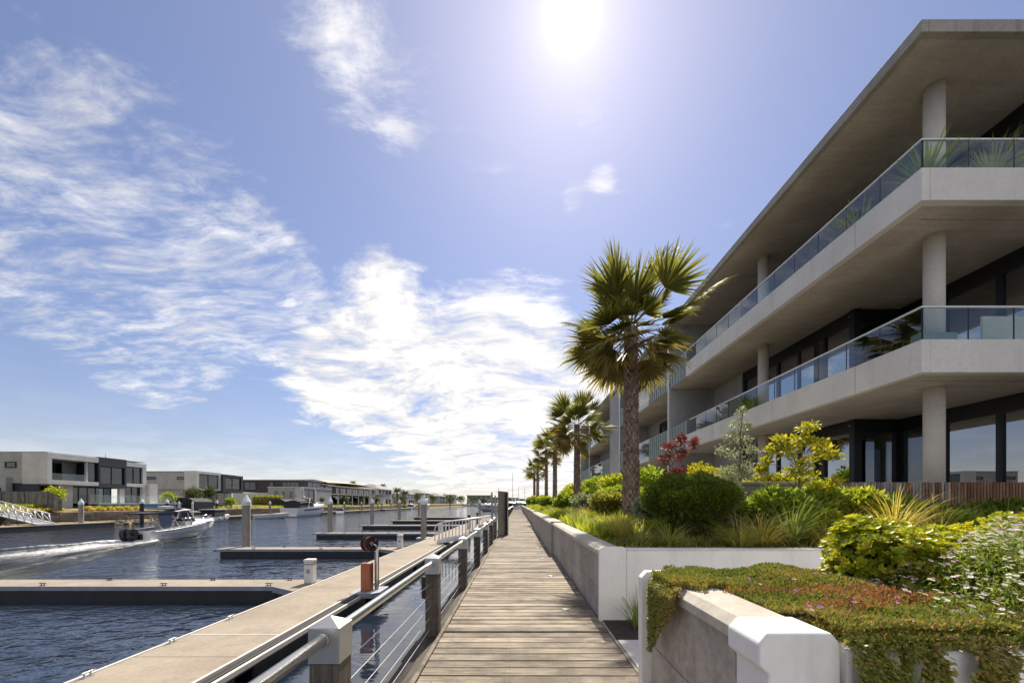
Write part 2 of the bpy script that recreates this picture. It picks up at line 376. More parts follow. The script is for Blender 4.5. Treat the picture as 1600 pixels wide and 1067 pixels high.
# ================================================================== SETTING: water, banks
WL = -1.10                                                # water level
def water_mat():
    m, N, out = new_mat('harbour_water'); p = pos(N)
    pw = N.mapping(p, (1.0, 1.0, 1.0), (0, 0, .5))
    a = N.noise(N.mapping(p, (.55, 1.0, 1), (0, 0, .35)), .62, 2, .5, .8)
    b2 = N.noise(N.mapping(p, (.8, 1.5, 1), (0, 0, -.25)), 2.1, 2, .5, .8)
    c2 = N.noise(N.mapping(p, (1, 1.6, 1), (0, 0, .15)), 7.5, 2, .5, .5)
    patch = N.smooth(N.noise(p, .07, 3, .6), .38, .62)                       # wind patches
    h = N.math('ADD', N.math('ADD', a, N.math('MULTIPLY', b2, .34)), N.math('MULTIPLY', N.math('MULTIPLY', c2, .05), N.math('ADD', .35, patch)))
    # calm strip in the lee of the pontoons, livelier out in the channel
    sx = N.n('ShaderNodeSeparateXYZ'); N.put(sx.inputs[0], p)
    calm = N.smooth(sx.outputs['X'], -9.0, -3.8)
    calm = N.math('SUBTRACT', 1.0, N.math('MULTIPLY', calm, .93))
    bn = N.n('ShaderNodeBump'); bn.inputs['Distance'].default_value = .30
    N.put(bn.inputs['Height'], h); N.put(bn.inputs['Strength'], calm)
    N.put(bn.inputs['Strength'], N.math('MULTIPLY', calm, .95))
    bs = principled(N, (.012, .019, .032), .04, 0, .5, bn.outputs[0]); bs.inputs['IOR'].default_value = 1.85
    N.put(out.inputs[0], bs.outputs[0]); return m
m_water = water_mat()
o = MB().add([(-1500, -400, WL), (1500, -400, WL), (1500, 2600, WL), (-1500, 2600, WL)], [(0, 1, 2, 3)]).build('water', m_water); tag(o, kind='structure')

m_land = mat('bank_turf', (.10, .10, .035), .95, 0, .4, .6, col2=(.22, .16, .07), b=.6, bscale=25, bdist=.04)
m_lawn = mat('green_yellow_lawn', (.125, .15, .022), .95, 0, .35, 1.2, col2=(.22, .19, .04), b=.8, bscale=40, bdist=.05)  # grass colour: green mottled with yellow
m_seawall = plank_mat('brown_seawall', (.13, .095, .07), (.27, .205, .15), 'y')
m_rock = mat('dark_revetment_rock', (.10, .085, .07), .9, 0, .5, 1.5, b=.7, bscale=9, bdist=.05)
m_road = mat('far_ground', (.14, .13, .10), .95, 0, .3, .1)
# opposite (left) bank: one terrain sheet with a stepped edge
def bank_fn(u, v):
    Y = -60 + 1100 * u
    prof = [(-51.3, -1.6), (-53.0, -.45), (-53.02, .55), (-54.6, .85), (-58, 1.15), (-75, 1.4), (-400, 2.0)]
    k = v * 6; i = min(int(k), 5); f = k - i
    return (prof[i][0] * (1 - f) + prof[i+1][0] * f, Y, prof[i][1] * (1 - f) + prof[i+1][1] * f)
o = MB().grid(bank_fn, 60, 6, False).build('opposite_bank', m_land); tag(o, kind='structure')
# far bank closing the basin and the land behind the apartments
mb = MB()
mb.prism([(-60, 400), (700, 400), (700, 1200), (-60, 1200)], -1.6, .5)
o = mb.build('far_bank', m_road); tag(o, kind='structure')
o = MB().prism([(14, -60), (700, -60), (700, 399), (30, 399), (30, 130), (14, 100)], -1.6, 1.2).build('hinterland', m_road); tag(o, kind='structure')
# rocks at the foot of the opposite seawall
mb = MB()
for i in range(900):
    y = 24 + 150 * (i / 900) ** 1.15 + random.uniform(-.4, .4); x = -51.7 - random.random() * 1.5; z = -1.15 + (-51.7 - x) * .42 + random.uniform(-.05, .1)
    r = random.uniform(.16, .36); q = [Vector((random.uniform(-1, 1), random.uniform(-1, 1), random.uniform(-.7, .7))).normalized() * r * random.uniform(.75, 1.2) for _ in range(0)]
    vs = []
    for (a, b, c) in [(1,0,0), (-1,0,0), (0,1,0), (0,-1,0), (0,0,1), (0,0,-1)]:
        k = r * random.uniform(.7, 1.25); vs.append((x + a*k + random.uniform(-.05, .05), y + b*k*1.3, z + c*k*.75))
    mb.add(vs, [(0,2,4),(2,1,4),(1,3,4),(3,0,4),(2,0,5),(1,2,5),(3,1,5),(0,3,5)])
o = mb.build('revetment_rocks', m_rock); tag(o, 'dark rocks piled along the foot of the opposite seawall', 'rocks', kind='stuff')
# timber-faced seawall boards of the opposite bank
sw = empty('seawall', (-53, 20, -.5), 'brown timber faced seawall along the opposite bank', 'seawall')
for i in range(26):
    y0 = 22 + i * 4.0
    for k in range(3):
        boxo('wall_board', m_seawall, sw, -53.0, -52.86 + .02 * random.random(), y0 + .02, y0 + 3.98, -.42 + k * .34, -.10 + k * .34)

# ================================================================== BOARDWALK
walk = empty('boardwalk', (0, 0, 0)); tag(walk, kind='structure')
PITCH = .184
protos = []
for k in range(6):
    w = PITCH - random.choice([.012, .014, .017])
    me_o = MB()
    zt = [random.uniform(-.003, .003) for _ in range(4)]
    x0, x1 = -.93, 1.16
    vs = [(x0, 0, -.045), (x1, 0, -.045), (x1, w, -.045), (x0, w, -.045)]
    vs += [(x0, .008, zt[0]), (x1, .008, zt[1]), (x1, w - .008, zt[2]), (x0, w - .008, zt[3])]
    vs += [(x0, 0, zt[0] - .010), (x1, 0, zt[1] - .010), (x1, w, zt[2] - .010), (x0, w, zt[3] - .010)]
    f = [(0,3,2,1), (4,5,6,7), (0,1,9,8), (8,9,5,4), (1,2,10,9), (9,10,6,5), (2,3,11,10), (10,11,7,6), (3,0,8,11), (11,8,4,7)]
    me = bpy.data.meshes.new('plank'); me.from_pydata(vs, [], f); me.update(); me.materials.append(m_plank); protos.append(me)
for i in range(300):
    o = bpy.data.objects.new('plank', random.choice(protos)); COL.objects.link(o); o.parent = walk
    o.location = (random.uniform(-.006, .006), -.6 + i * PITCH, random.uniform(-.004, .003) + (.014 if i == 31 else 0))
    o.rotation_euler = (0, random.uniform(-.0015, .0015), random.uniform(-.0016, .0016))
mb = MB(); y = -.6 + 300 * PITCH
while y < 104:
    mb.box(-.93, 1.16, y, y + PITCH - .012, -.045, random.uniform(-.004, .004)); y += PITCH
o = mb.build('plank_run', m_plank, walk); tag(o, kind='stuff')
# screw heads in two rows per joist
mb = MB()
for i in range(60):
    for x in (-.80, -.12, -.08, .48, .52, 1.05):
        for d in (.045, .135):
            yy = -.6 + i * PITCH + d; xx = x + random.uniform(-.008, .008)
            mb.add([(xx + .007 * math.cos(a), yy + .007 * math.sin(a), .0055) for a in np.linspace(0, 2 * math.pi, 7)[:6]], [(0,1,2,3,4,5)])
o = mb.build('screw_heads', mat('screw_head', (.06, .05, .04), .5, .5), walk); tag(o, kind='stuff')
boxo('edge_trim', m_plank, walk, -.985, -.937, -.6, 104, -.06, .016, .006)
boxo('edge_trim', m_plank, walk, 1.165, 1.20, -.6, 5.55, -.06, .012, .006)
boxo('edge_beam', m_beam, walk, -1.24, -.99, -.6, 104, -.30, -.028, .012)
for x in (-.75, .1, .95): boxo('bearer', m_beam, walk, x, x + .1, -.6, 104, -.30, -.05)
for i in range(18): MB().lathe((-.75, 1.5 + i * 5.6, 0), [(.14, -2.4), (.14, -.3)], 10).build('support_pile', m_post, walk)
boxo('quay_wall', m_block, walk, 1.06, 1.16, -2, 104, -1.8, -.06)
# small round lights let into the deck
for k in range(14):
    y = 6.18 - 2.85 + k * 2.85
    d = empty('deck_light', (.755, y, 0), 'round flush deck light, %s along the boardwalk' % ORD[k], 'deck light', 'round lights let into the deck')
    MB().lathe((.755, y, 0), [(.058, -.01), (.058, .010), (.050, .013)], 20).build('rim', m_cap, d)
    MB().lathe((.755, y, 0), [(.049, 0), (.049, .0135), (.03, .017)], 16).build('lens', m_pave, d)

# ================================================================== RAILING: timber posts, metal caps, tube rail, cables
def railing(y0, n, step, label, close_end=False):
    rl = empty('railing', (-1.075, y0, -.03), label, 'railing', 'railings along the boardwalk edge')
    x = -1.075; h = .082
    for i in range(n):
        y = y0 + i * step
        # rectangular timber post in stacked grooved blocks
        zz = [-.34, .12, .44, .60, .755]
        p = MB()
        for a, b_ in zip(zz[:-1], zz[1:]): p.box(x - h, x + h, y - h, y + h, a + .004, b_ - .004)
        p.box(x - h + .006, x + h - .006, y - h + .006, y + h - .006, -.33, .75)
        po = p.build('post', m_post, rl)
        c = h + .006; cp = MB()
        cp.box(x - c, x + c, y - c, y + c, .755, .955)
        cp.add([(x-c, y-c, .955), (x+c, y-c, .955), (x+c, y+c, .955), (x-c, y+c, .955), (x, y, 1.005)], [(0,1,4), (1,2,4), (2,3,4), (3,0,4)])
        cp.build('post_cap', m_cap, po, .004)
        if i < n - 1:
            MB().tube([(x, y + c - .01, .895), (x, y + step - c + .01, .895)], .034, 14, False).build('tube_rail', m_steel, rl)
            cb_ = MB()
            for z in (.10, .24, .38, .52, .66): cb_.tube([(x, y + h, z), (x, y + step * .5, z - .006), (x, y + step - h, z)], .004, 5, False)
            cb_.build('cable_set', m_cable, rl)
        MB().tube([(x, y - c - .03, .895), (x, y - c + .01, .895)], .037, 12).build('rail_collar', m_cap, rl)
    return rl
rl = railing(2.30, 7, 2.80, 'timber post railing with silver caps and tube handrail beside the near planks')
MB().tube([(-1.075, -1.0, .895), (-1.075, 2.22, .895)], .034, 16, True).build('tube_rail', m_steel, rl)
cb_ = MB()
for z in (.10, .24, .38, .52, .66): cb_.tube([(-1.075, -1, z), (-1.075, 2.22, z)], .004, 5, False)
cb_.build('cable_set', m_cable, rl)
railing(24.4, 26, 3.0, 'timber post railing with tube handrail beyond the grey gate panels')
# a small junction box and hook hang behind the second post
e = empty('hanging_box', (-1.20, 5.18, .52), 'small grey timber box hanging behind the second railing post', 'box')
boxo('box_body', m_post, e, -1.235, -1.165, 5.14, 5.24, .42, .70, .006)
MB().tube([(-1.2, 5.19, .42), (-1.2, 5.19, .37), (-1.185, 5.19, .355)], .007, 6).build('hook', m_cap, e)

# gate screens where the gangway leaves the walk
g = empty('gate_screen', (-.75, 20.4, 0), 'tall grey metal gate screen standing at the edge of the boardwalk', 'gate')
mb = MB(); mb.extr([(-.955, 19.75, .0), (-.93, 19.70, .0), (-.50, 21.15, .0), (-.525, 21.20, .0)], (0, 0, 2.26)); mb.build('screen_panel', m_gate, g, .01)
boxo('screen_panel', m_gate, g, -.52, -.46, 20.6, 21.2, .01, 2.24, .008)
for k in range(5):
    z = .35 + k * .42
    mb = MB(); mb.extr([(-.955, 19.72, z), (-.515, 21.12, z), (-.505, 21.12, z), (-.940, 19.69, z)], (0, 0, .02)); mb.build('seam', m_frame, g)
MB().extr([(-1.30, 19.8, -.1), (-1.30, 21.0, -.1), (-1.30, 20.0, 2.2), (-1.30, 19.8, 2.2)], (.07, 0, 0)).build('wing_panel', m_gate, g, .008)
MB().extr([(-1.12, 19.6, -.05), (-1.12, 21.4, -.05), (-1.12, 19.95, 2.05), (-1.12, 19.75, 2.05)], (.06, 0, 0)).build('wing_panel', m_gate, g, .008)
MB().tube([(-.94, 19.9, 2.26), (-.94, 19.9, 2.42)], .012, 6).build('antenna', m_cap, g)

# gangway down to the pontoon
gw = empty('gangway', (-2.7, 23.2, -.3), 'white aluminium gangway with upright balusters down to the pontoon', 'gangway')
A, B = Vector((-1.25, 0, -.02)), Vector((-4.55, 0, -.56))
for yy, nm in ((22.6, 'near'), (23.9, 'far')):
    fr = MB()
    fr.tube([(A.x, yy, A.z + .95), (B.x + .25, yy, B.z + 1.12), (B.x, yy, B.z + 1.02), (B.x - .12, yy, B.z + .75), (B.x - .12, yy, B.z + .05)], .030, 8)
    fr.obox(((A.x + B.x)/2, yy, (A.z + B.z)/2 + .02), ((A - B) * .5), (0, .025, 0), (0, 0, .11))
    fr.build('side_frame', m_alu, gw)
    for k in range(17):
        t = (k + .5) / 17; x = A.x + (B.x - A.x) * t; z = A.z + (B.z - A.z) * t
        MB().obox((x, yy, z + .53), (.022, 0, 0), (0, .012, 0), (0, 0, .45)).build('baluster', m_alu, gw)
for k in range(14):
    t = (k + .5) / 14; c = A + (B - A) * t
    MB().obox((c.x, 23.25, c.z + .02), (A - B) * (.48 / 14), (0, .62, 0), (0, 0, .02)).build('tread', m_walers, gw)
MB().obox((-1.9, 22.45, -.35), (.55, 0, 0), (0, .02, 0), (0, 0, .22)).build('hinge_plate', m_gel, gw)

# ================================================================== FLOATING PONTOONS
PD = -.66                                                 # pontoon deck level
XL, XR = -5.82, -4.14
def slab_panels(parent, x0, x1, y0, y1, along, step):
    """deck panels with open joints"""
    a0, a1 = (y0, y1) if along == 'y' else (x0, x1)
    n = max(1, round((a1 - a0) / step)); s = (a1 - a0) / n
    for i in range(n):
        p0, p1 = a0 + i * s + .005, a0 + (i + 1) * s - .005
        if along == 'y': boxo('deck_panel', m_pont, parent, x0, x1, p0, p1, PD - .09, PD, .006)
        else: boxo('deck_panel', m_pont, parent, p0, p1, y0, y1, PD - .09, PD, .006)
def cleat(parent, x, y, along):
    b = MB(); dx, dy = (0, 1) if along == 'y' else (1, 0)
    b.tube([(x - .11*dx, y - .11*dy, PD + .058), (x - .06*dx, y - .06*dy, PD + .066), (x + .06*dx, y + .06*dy, PD + .066), (x + .11*dx, y + .11*dy, PD + .058)], [.008, .012, .012, .008], 8)
    for k in (-.04, .04): b.tube([(x + k*dx, y + k*dy, PD), (x + k*dx, y + k*dy, PD + .062)], .011, 8)
    b.box(x - .03 - .04*dx, x + .03 + .04*dx, y - .03 - .04*dy, y + .03 + .04*dy, PD, PD + .008)
    b.build('cleat', m_cap if along == 'y' else m_engine, parent)
mp = empty('main_pontoon', (-5, 15, PD), 'long concrete decked floating pontoon running parallel to the boardwalk', 'pontoon')
slab_panels(mp, XL + .05, XR - .05, 1.0, 76, 'y', 5.0)
boxo('edge_rail', m_pedge, mp, XL, XL + .045, 1, 76, PD - .16, PD + .012, .005)
boxo('edge_rail', m_pedge, mp, XR - .045, XR, 1, 76, PD - .16, PD + .012, .005)
boxo('waler', m_rub, mp, XR + .003, XR + .10, 1, 76, PD - .20, PD - .03, .01)
boxo('waler', m_pedge, mp, XR + .103, XR + .16, 1, 76, PD - .14, PD - .05, .01)
boxo('waler', m_walers, mp, XL - .06, XL - .003, 1, 76, PD - .20, PD - .04, .01)
for i in range(15): boxo('float', m_float, mp, XL + .08, XR + .04, 1.2 + i * 5, 5.8 + i * 5, WL - .5, PD - .10, .03)
for y in (5.3, 6.6, 7.95, 16.4, 18.6, 26): cleat(mp, XL + .10, y, 'y')
for i, y in enumerate((8.6,)): boxo('joint_strip', m_pedge, mp, XL + .06, XR - .06, 7.0, 7.03, PD + .001, PD + .006)

FING = [11.05, 20.0, 30.6, 41.5, 53.2, 65.3]
XT = [-15.6, -15.2, -15.7, -16.4, -16.9, -17.2]
for k, (yf, xt) in enumerate(zip(FING, XT)):
    f = empty('finger_pontoon', (-10, yf + .5, PD), 'narrow finger pontoon with dark floats, %s of the row from the hose reel' % ORD[k], 'pontoon', 'finger pontoons off the main pontoon')
    w = 1.02 + (.25 if k > 2 else 0)
    slab_panels(f, xt, XL - .07, yf + .04, yf + w - .04, 'x', 3.2)
    boxo('edge_rail', m_walers, f, xt, XL - .9, yf, yf + .036, PD - .12, PD + .004, .004)
    boxo('edge_rail', m_walers, f, xt, XL - .07, yf + w - .036, yf + w, PD - .12, PD + .004, .004)
    boxo('edge_rail', m_walers, f, xt - .05, xt - .004, yf - .06, yf + w + .06, PD - .12, PD - .005, .01)
    # triangular knee to the main pontoon
    MB().prism([(XL - .95, yf + .037), (XL - .07, yf - .55), (XL - .07, yf + .037)], PD - .10, PD - .004).build('knee', m_pont, f)
    MB().extr([(XL - .95, yf + .03, PD - .16), (XL - .07, yf - .555, PD - .16), (XL - .07, yf - .595, PD - .16), (XL - .99, yf + .01, PD - .16)], (0, 0, .165)).build('edge_rail', m_walers, f)
    MB().prism([(xt + .25, yf + .03), (XL - .95, yf + .03), (XL - .14, yf - .52), (XL - .14, yf + w - .03), (xt + .25, yf + w - .03)], WL - .5, PD - .125).build('float', m_float, f, .02)
    for (cx, s) in ((XL - 1.15, 0), (XL - 4.1, 0), (XL - 1.0, 1), (XL - 3.3, 1), (XL - 6.4, 1), (XL - 7.5, 0)):
        cleat(f, cx, yf + (.13 if s == 0 else w - .13), 'x')

def pile(name, x, y, top, r, label, mt=None, sides=8, group='mooring piles', cap=m_pilecap):
    p = empty(name, (x, y, WL), label, 'mooring pile', group)
    mt = mt or m_pile
    MB().lathe((x, y, 0), [(r, WL - 1.5), (r, top - .42 * r / .2)], sides, False).build('shaft', mt, p, .012)
    z = top - .42 * r / .2
    MB().lathe((x, y, 0), [(r * 1.10, z - .20 * r / .2), (r * 1.10, z), (r * .05, top)], sides, False).build('pile_cap', cap, p)
    return p
lab = ['tip of the second finger pontoon', 'tip of the third finger pontoon', 'tip of the fourth finger pontoon', 'tip of the fifth finger pontoon', 'tip of the sixth finger pontoon']
for k in range(5):
    pile('mooring_pile', XT[k+1] + .72, FING[k+1] + 1.02 + .27 + (.25 if k + 1 > 2 else 0), 2.15 + .05 * k, .20, 'grey concrete mooring pile with white pointed cap at the ' + lab[k])
    yb = FING[k+1] + 1.02 + (.25 if k + 1 > 2 else 0)
    o = MB(); x = XT[k+1] + .72
    o.box(x - .34, x + .34, yb, yb + .05, PD - .1, PD + .01); o.box(x - .34, x - .28, yb, yb + .52, PD - .1, PD + .01); o.box(x + .28, x + .34, yb, yb + .52, PD - .1, PD + .01); o.box(x - .34, x + .34, yb + .50, yb + .56, PD - .1, PD + .01)
    t = o.build('pile_guide', m_walers); tag(t, 'square steel pile guide bolted to the ' + lab[k], 'pile guide', 'pile guides')
pile('mooring_pile', XL - .42, 26.6, 2.18, .20, 'thick grey concrete pile with pointed cap beside the main pontoon')
o = MB().prism([(XL - .85, 26.25), (XL - .06, 26.0), (XL - .06, 27.3), (XL - .85, 27.0)], PD - .1, PD + .02).build('pile_guide', m_walers); tag(o, 'pale steel pile guide round the pile beside the main pontoon', 'pile guide', 'pile guides')
pile('mooring_pile', XL - .42, 66.6, 2.25, .20, 'distant grey mooring pile beside the main pontoon near the gate screens')

# service pedestals
def pedestal(x, y, label):
    p = empty('service_pedestal', (x, y, PD), label, 'pedestal', 'service pedestals on the pontoons')
    w = .125
    MB().box(x - w, x + w, y - w, y + w, PD + .003, PD + .62).build('body', m_pedw, p, .02)
    MB().box(x - w - .012, x + w + .012, y - w - .012, y + w + .012, PD + .622, PD + .70).build('lid', m_pedw, p, .025)
    boxo('band', mat('olive_band', (.22, .25, .16), .5), p, x - w - .003, x + w + .003, y - w - .003, y + w + .003, PD + .54, PD + .575)
    boxo('outlet', m_walers, p, x - w - .02, x - w - .001, y - .05, y + .05, PD + .22, PD + .40, .006)
    boxo('outlet', m_walers, p, x - .05, x + .05, y - w - .016, y - w - .001, PD + .30, PD + .42, .006)
pedestal(-6.0, 11.55, 'white service pedestal at the root of the first finger pontoon')
pedestal(-6.05, 20.6, 'white service pedestal at the root of the second finger pontoon')
pedestal(-6.05, 31.3, 'white service pedestal at the root of the third finger pontoon')

# hose reel stand with orange box
h = empty('hose_reel_stand', (-3.9, 10.6, PD), 'steel post with maroon hose reel behind an orange service box on the pontoon edge', 'hose reel')
MB().prism([(-4.30, 10.15), (-3.72, 10.15), (-3.56, 10.32), (-3.56, 11.05), (-4.30, 11.05)], PD - .12, PD + .014).build('base_plate', m_walers, h, .01)
boxo('service_box', m_orange, h, -4.09, -3.83, 10.40, 10.62, PD + .016, PD + .735, .01)
boxo('box_door', m_orange, h, -4.075, -3.845, 10.390, 10.398, PD + .05, PD + .70, .002)
boxo('upright', m_steel, h, -3.765, -3.70, 10.62, 10.68, PD + .014, PD + 1.08, .006)
boxo('upright', m_walers, h, -3.82, -3.775, 10.66, 10.70, PD + .014, PD + 1.02, .004)
c = (-3.93, 10.60, PD + 1.24)
MB().tube([(-3.73, 10.65, PD + 1.04), (-3.76, 10.63, PD + 1.18), (-3.86, 10.60, PD + 1.24)], .022, 8).build('bracket', m_steel, h)
rd = Vector((.86, -.5, 0)).normalized(); ru = Vector((0, 0, 1)); rv = rd.cross(ru)
def ring(c, r0, r1, wd, n=28):
    b = MB(); vs = []
    for k in range(n):
        a = 2 * math.pi * k / n; d = math.cos(a) * rv + math.sin(a) * ru
        for rr, ww in ((r0, -wd), (r1, -wd), (r1, wd), (r0, wd)): vs.append(Vector(c) + d * rr + rd * ww)
    b.add(vs, [((k*4 + j), (k*4 + (j+1) % 4), (((k+1) % n)*4 + (j+1) % 4), (((k+1) % n)*4 + j)) for k in range(n) for j in range(4)]); return b
for s in (-.095, .095): ring(Vector(c) + rd * s, .15, .21, .010).build('reel_flange', m_redhose, h)
for s in (-.06, -.02, .02, .06): ring(Vector(c) + rd * s, .08, .19 - abs(s) * .3, .0185).build('hose_coil', m_redhose, h, .006)
MB().tube([Vector(c) - rd * .12, Vector(c) + rd * .12], .05, 12).build('hub', m_walers, h)
for k in range(5):
    a = 2 * math.pi * k / 5; d = math.cos(a) * rv + math.sin(a) * ru
    MB().tube([Vector(c) + rd * .1, Vector(c) + rd * .1 + d * .19], .011, 6).build('spoke', m_redhose, h)
# fire points further along the pontoon
for (x, y, lb) in ((-4.4, 44.0, 'small red hose reel post on the pontoon beyond the gangway'), (-4.35, 36.0, 'red fire hydrant post standing alone beyond the gangway')):
    e = empty('fire_point', (x, y, PD), lb, 'fire point')
    MB().lathe((x, y, 0), [(.16, PD), (.15, PD + .75), (.09, PD + .80), (.09, PD + 1.0)], 12).build('body', m_red, e)
    MB().lathe((x, y, 0), [(.12, PD + 1.02), (.15, PD + 1.12), (.12, PD + 1.25), (.03, PD + 1.32)], 12).build('head', m_redhose, e)
    boxo('arm', m_redhose, e, x - .7, x + .4, y - .05, y + .05, PD + .45, PD + .60, .01) if y > 40 else boxo('arm', m_pedw, e, x - .07, x + .07, y - .17, y - .155, PD + .35, PD + .60)
# ================================================================== GARDEN WALLS
WX = 1.16
def coped_wall(name, label, y0, y1, top, near_white=0.0, far_pil=False, proud=0.0, group='block walls beside the boardwalk'):
    w = empty(name, (WX, (y0 + y1) / 2, 0), label, 'garden wall', group)
    x0, x1 = WX - proud + .03, WX + .33
    ys = y0 + near_white
    # block panels with recessed joints
    n = max(1, round((y1 - ys) / 1.22)); s = (y1 - ys) / n
    for i in range(n):
        for (za, zb) in ((-.25, .40), (.408, top - .115)):
            boxo('block', m_block, w, x0, x1, ys + i * s + .004, ys + (i + 1) * s - .004, za, zb, .004)
    boxo('joint_core', m_soil, w, x0 + .012, x1 - .012, ys + .01, y1 - .01, -.25, top - .12)
    m = max(1, round((y1 - ys) / 1.8)); s = (y1 - ys) / m
    for i in range(m):
        a, b = ys + i * s + .003, ys + (i + 1) * s - .003
        mb = MB(); c = .05
        mb.extr([(x0 - .03, a, top - .112), (x0 - .03, a, top - c), (x0 - .03 + c, a, top), (x1 + .03 - c, a, top), (x1 + .03, a, top - c), (x1 + .03, a, top - .112)], (0, b - a, 0))
        mb.build('coping', m_coping, w, .004)
    if near_white:
        mb = MB(); c = .045; X0, X1 = x0 - .045, x1 + .045
        mb.extr([(X0 + .045, y0 + .015, -.25), (X0 + .045, y0 + .015, top - .19), (X0, y0 + .015, top - .15), (X0, y0 + .015, top - c), (X0 + c, y0 + .015, top + .006), (X1 - c, y0 + .015, top + .006), (X1, y0 + .015, top - c), (X1, y0 + .015, -.25)], (0, near_white - .018, 0))
        mb.build('white_end', m_white, w, .012, 3)
    return w
w1 = coped_wall('garden_wall', 'low block wall with white rendered end under trailing plants in front', 1.87, 3.52, 1.03, .30)
MB().extr([(WX - .06, 3.52, -.2), (WX - .06, 3.52, .99), (WX - .01, 3.52, 1.045), (WX + .5, 3.52, 1.045), (WX + .5, 3.52, -.2)], (0, .10, 0)).build('white_return', m_white, w1, .008)
w2 = coped_wall('garden_wall', 'long weathered block wall starting at the white corner pier', 5.68, 13.0, 1.02, .0)
MB().extr([(WX - .005, 5.60, -.2), (WX - .005, 5.60, 1.0), (WX + .03, 5.60, 1.035), (WX + .34, 5.60, 1.035), (WX + .38, 5.60, 1.0), (WX + .38, 5.60, -.2)], (0, .078, 0)).build('white_end', m_white, w2, .01)
coped_wall('garden_wall', 'block wall with grey end pier, second along the boardwalk beyond the shrub', 13.05, 27.8, 1.06, 0, proud=.09)
coped_wall('garden_wall', 'distant block wall running to the far end of the boardwalk', 27.85, 104, 1.06, 0)
# white rendered wall closing the garden bed, with the path recess in front of it
ww = empty('rendered_wall', (3, 5.64, 0), 'long smooth white rendered wall in front of the round shrub', 'garden wall')
boxo('wall_body', m_white, ww, WX + .385, 9.5, 5.62, 5.80, -.2, .985, .012)
boxo('wall_cap', m_white, ww, WX + .385, 9.5, 5.612, 5.83, .988, 1.003, .004)
# front planter: back and front walls
pw = empty('planter_wall', (3, 2.7, 0), 'white rendered planter wall under the trailing groundcover', 'planter')
boxo('front_wall', m_white, pw, 1.56, 7.0, 1.875, 2.03, -.3, .955, .015)
boxo('back_wall', m_white, pw, 1.665, 7.0, 3.46, 3.62, -.2, 1.03, .015)
o = MB().box(1.50, 7.0, 2.032, 3.458, -.2, .95).build('planter_soil', m_soil); tag(o, kind='structure')
# recess: mulch bed and paving at deck level
o = boxo('mulch_bed', m_soil, None, 1.205, 2.4, 4.78, 5.615, -.3, .01); tag(o, kind='structure')
o = boxo('paving', m_pave, None, 1.205, 9.5, 3.625, 4.776, -.3, .016, .004); tag(o, kind='structure')
o = boxo('paving', m_pave, None, 2.404, 9.5, 4.779, 5.615, -.3, .014); tag(o, kind='structure')
o = boxo('paving', m_pave, None, 1.205, 9.5, -6, 1.868, -.3, .012); tag(o, kind='structure')
# garden bed: one terrain sheet sloping up to the terrace
def bed(u, v):
    Y = 5.805 + 98 * u ** 1.6; X = 1.50 + 13 * v ** 1.4
    z = .93 + .05 * math.sin(X * 2.1 + Y * 1.3) * .5 + max(0, min(1, (X - 1.9) / 2.2)) * .34 * max(0, min(1, (Y - 6) / 2.0))
    return (X, Y, z)
o = MB().grid(bed, 90, 24).build('garden_bed', m_soil); tag(o, kind='structure')
def bed_z(X, Y): return .93 + max(0, min(1, (X - 1.9) / 2.2)) * .34 * max(0, min(1, (Y - 6) / 2.0))
# terrace retaining wall and terrace
tw = empty('terrace_wall', (5, 7.6, .9), 'grey concrete retaining wall of the ground floor terrace', 'retaining wall')
boxo('wall_body', m_block, tw, 4.02, 6.18, 7.62, 7.80, .6, 1.99, .01); boxo('wall_cap', m_block, tw, 4.0, 6.18, 7.60, 7.84, 1.993, 2.06, .01)
boxo('wall_body', m_block, tw, 4.02, 4.20, 7.81, 30, .6, 1.72, .01); boxo('wall_cap', m_block, tw, 4.0, 4.24, 7.845, 30, 1.723, 1.78, .01)
o = boxo('terrace', m_pave, None, 4.205, 16, 7.845, 60, .9, 1.52); tag(o, kind='structure')
# batten fence
bf = empty('batten_fence', (9, 7.6, 1.2), 'vertical timber batten fence, silvered at one end and brown at the other', 'fence')
sl1 = MB().box(-.019, .019, -.012, .012, 0, .93); x = 6.21; k = 0
me_b = [None, None]
while x < 11.2:
    brown = (x - 7.1) / 1.7 + random.uniform(-.35, .35) > .5
    j = 1 if brown else 0
    if me_b[j] is None:
        o = sl1.build('batten', m_ipe2 if brown else m_ipe1, None); me_b[j] = o.data; o.parent = bf
    else:
        o = bpy.data.objects.new('batten', me_b[j]); COL.objects.link(o); o.parent = bf
    o.location = (x - 9, random.uniform(-.004, .004), -.08 + random.uniform(-.004, .004)); x += .0615; k += 1
boxo('fence_rail', m_ipe2, bf, 6.19, 11.2, 7.615, 7.65, 1.25, 1.32); boxo('fence_rail', m_ipe2, bf, 6.19, 11.2, 7.615, 7.65, 1.85, 1.92)

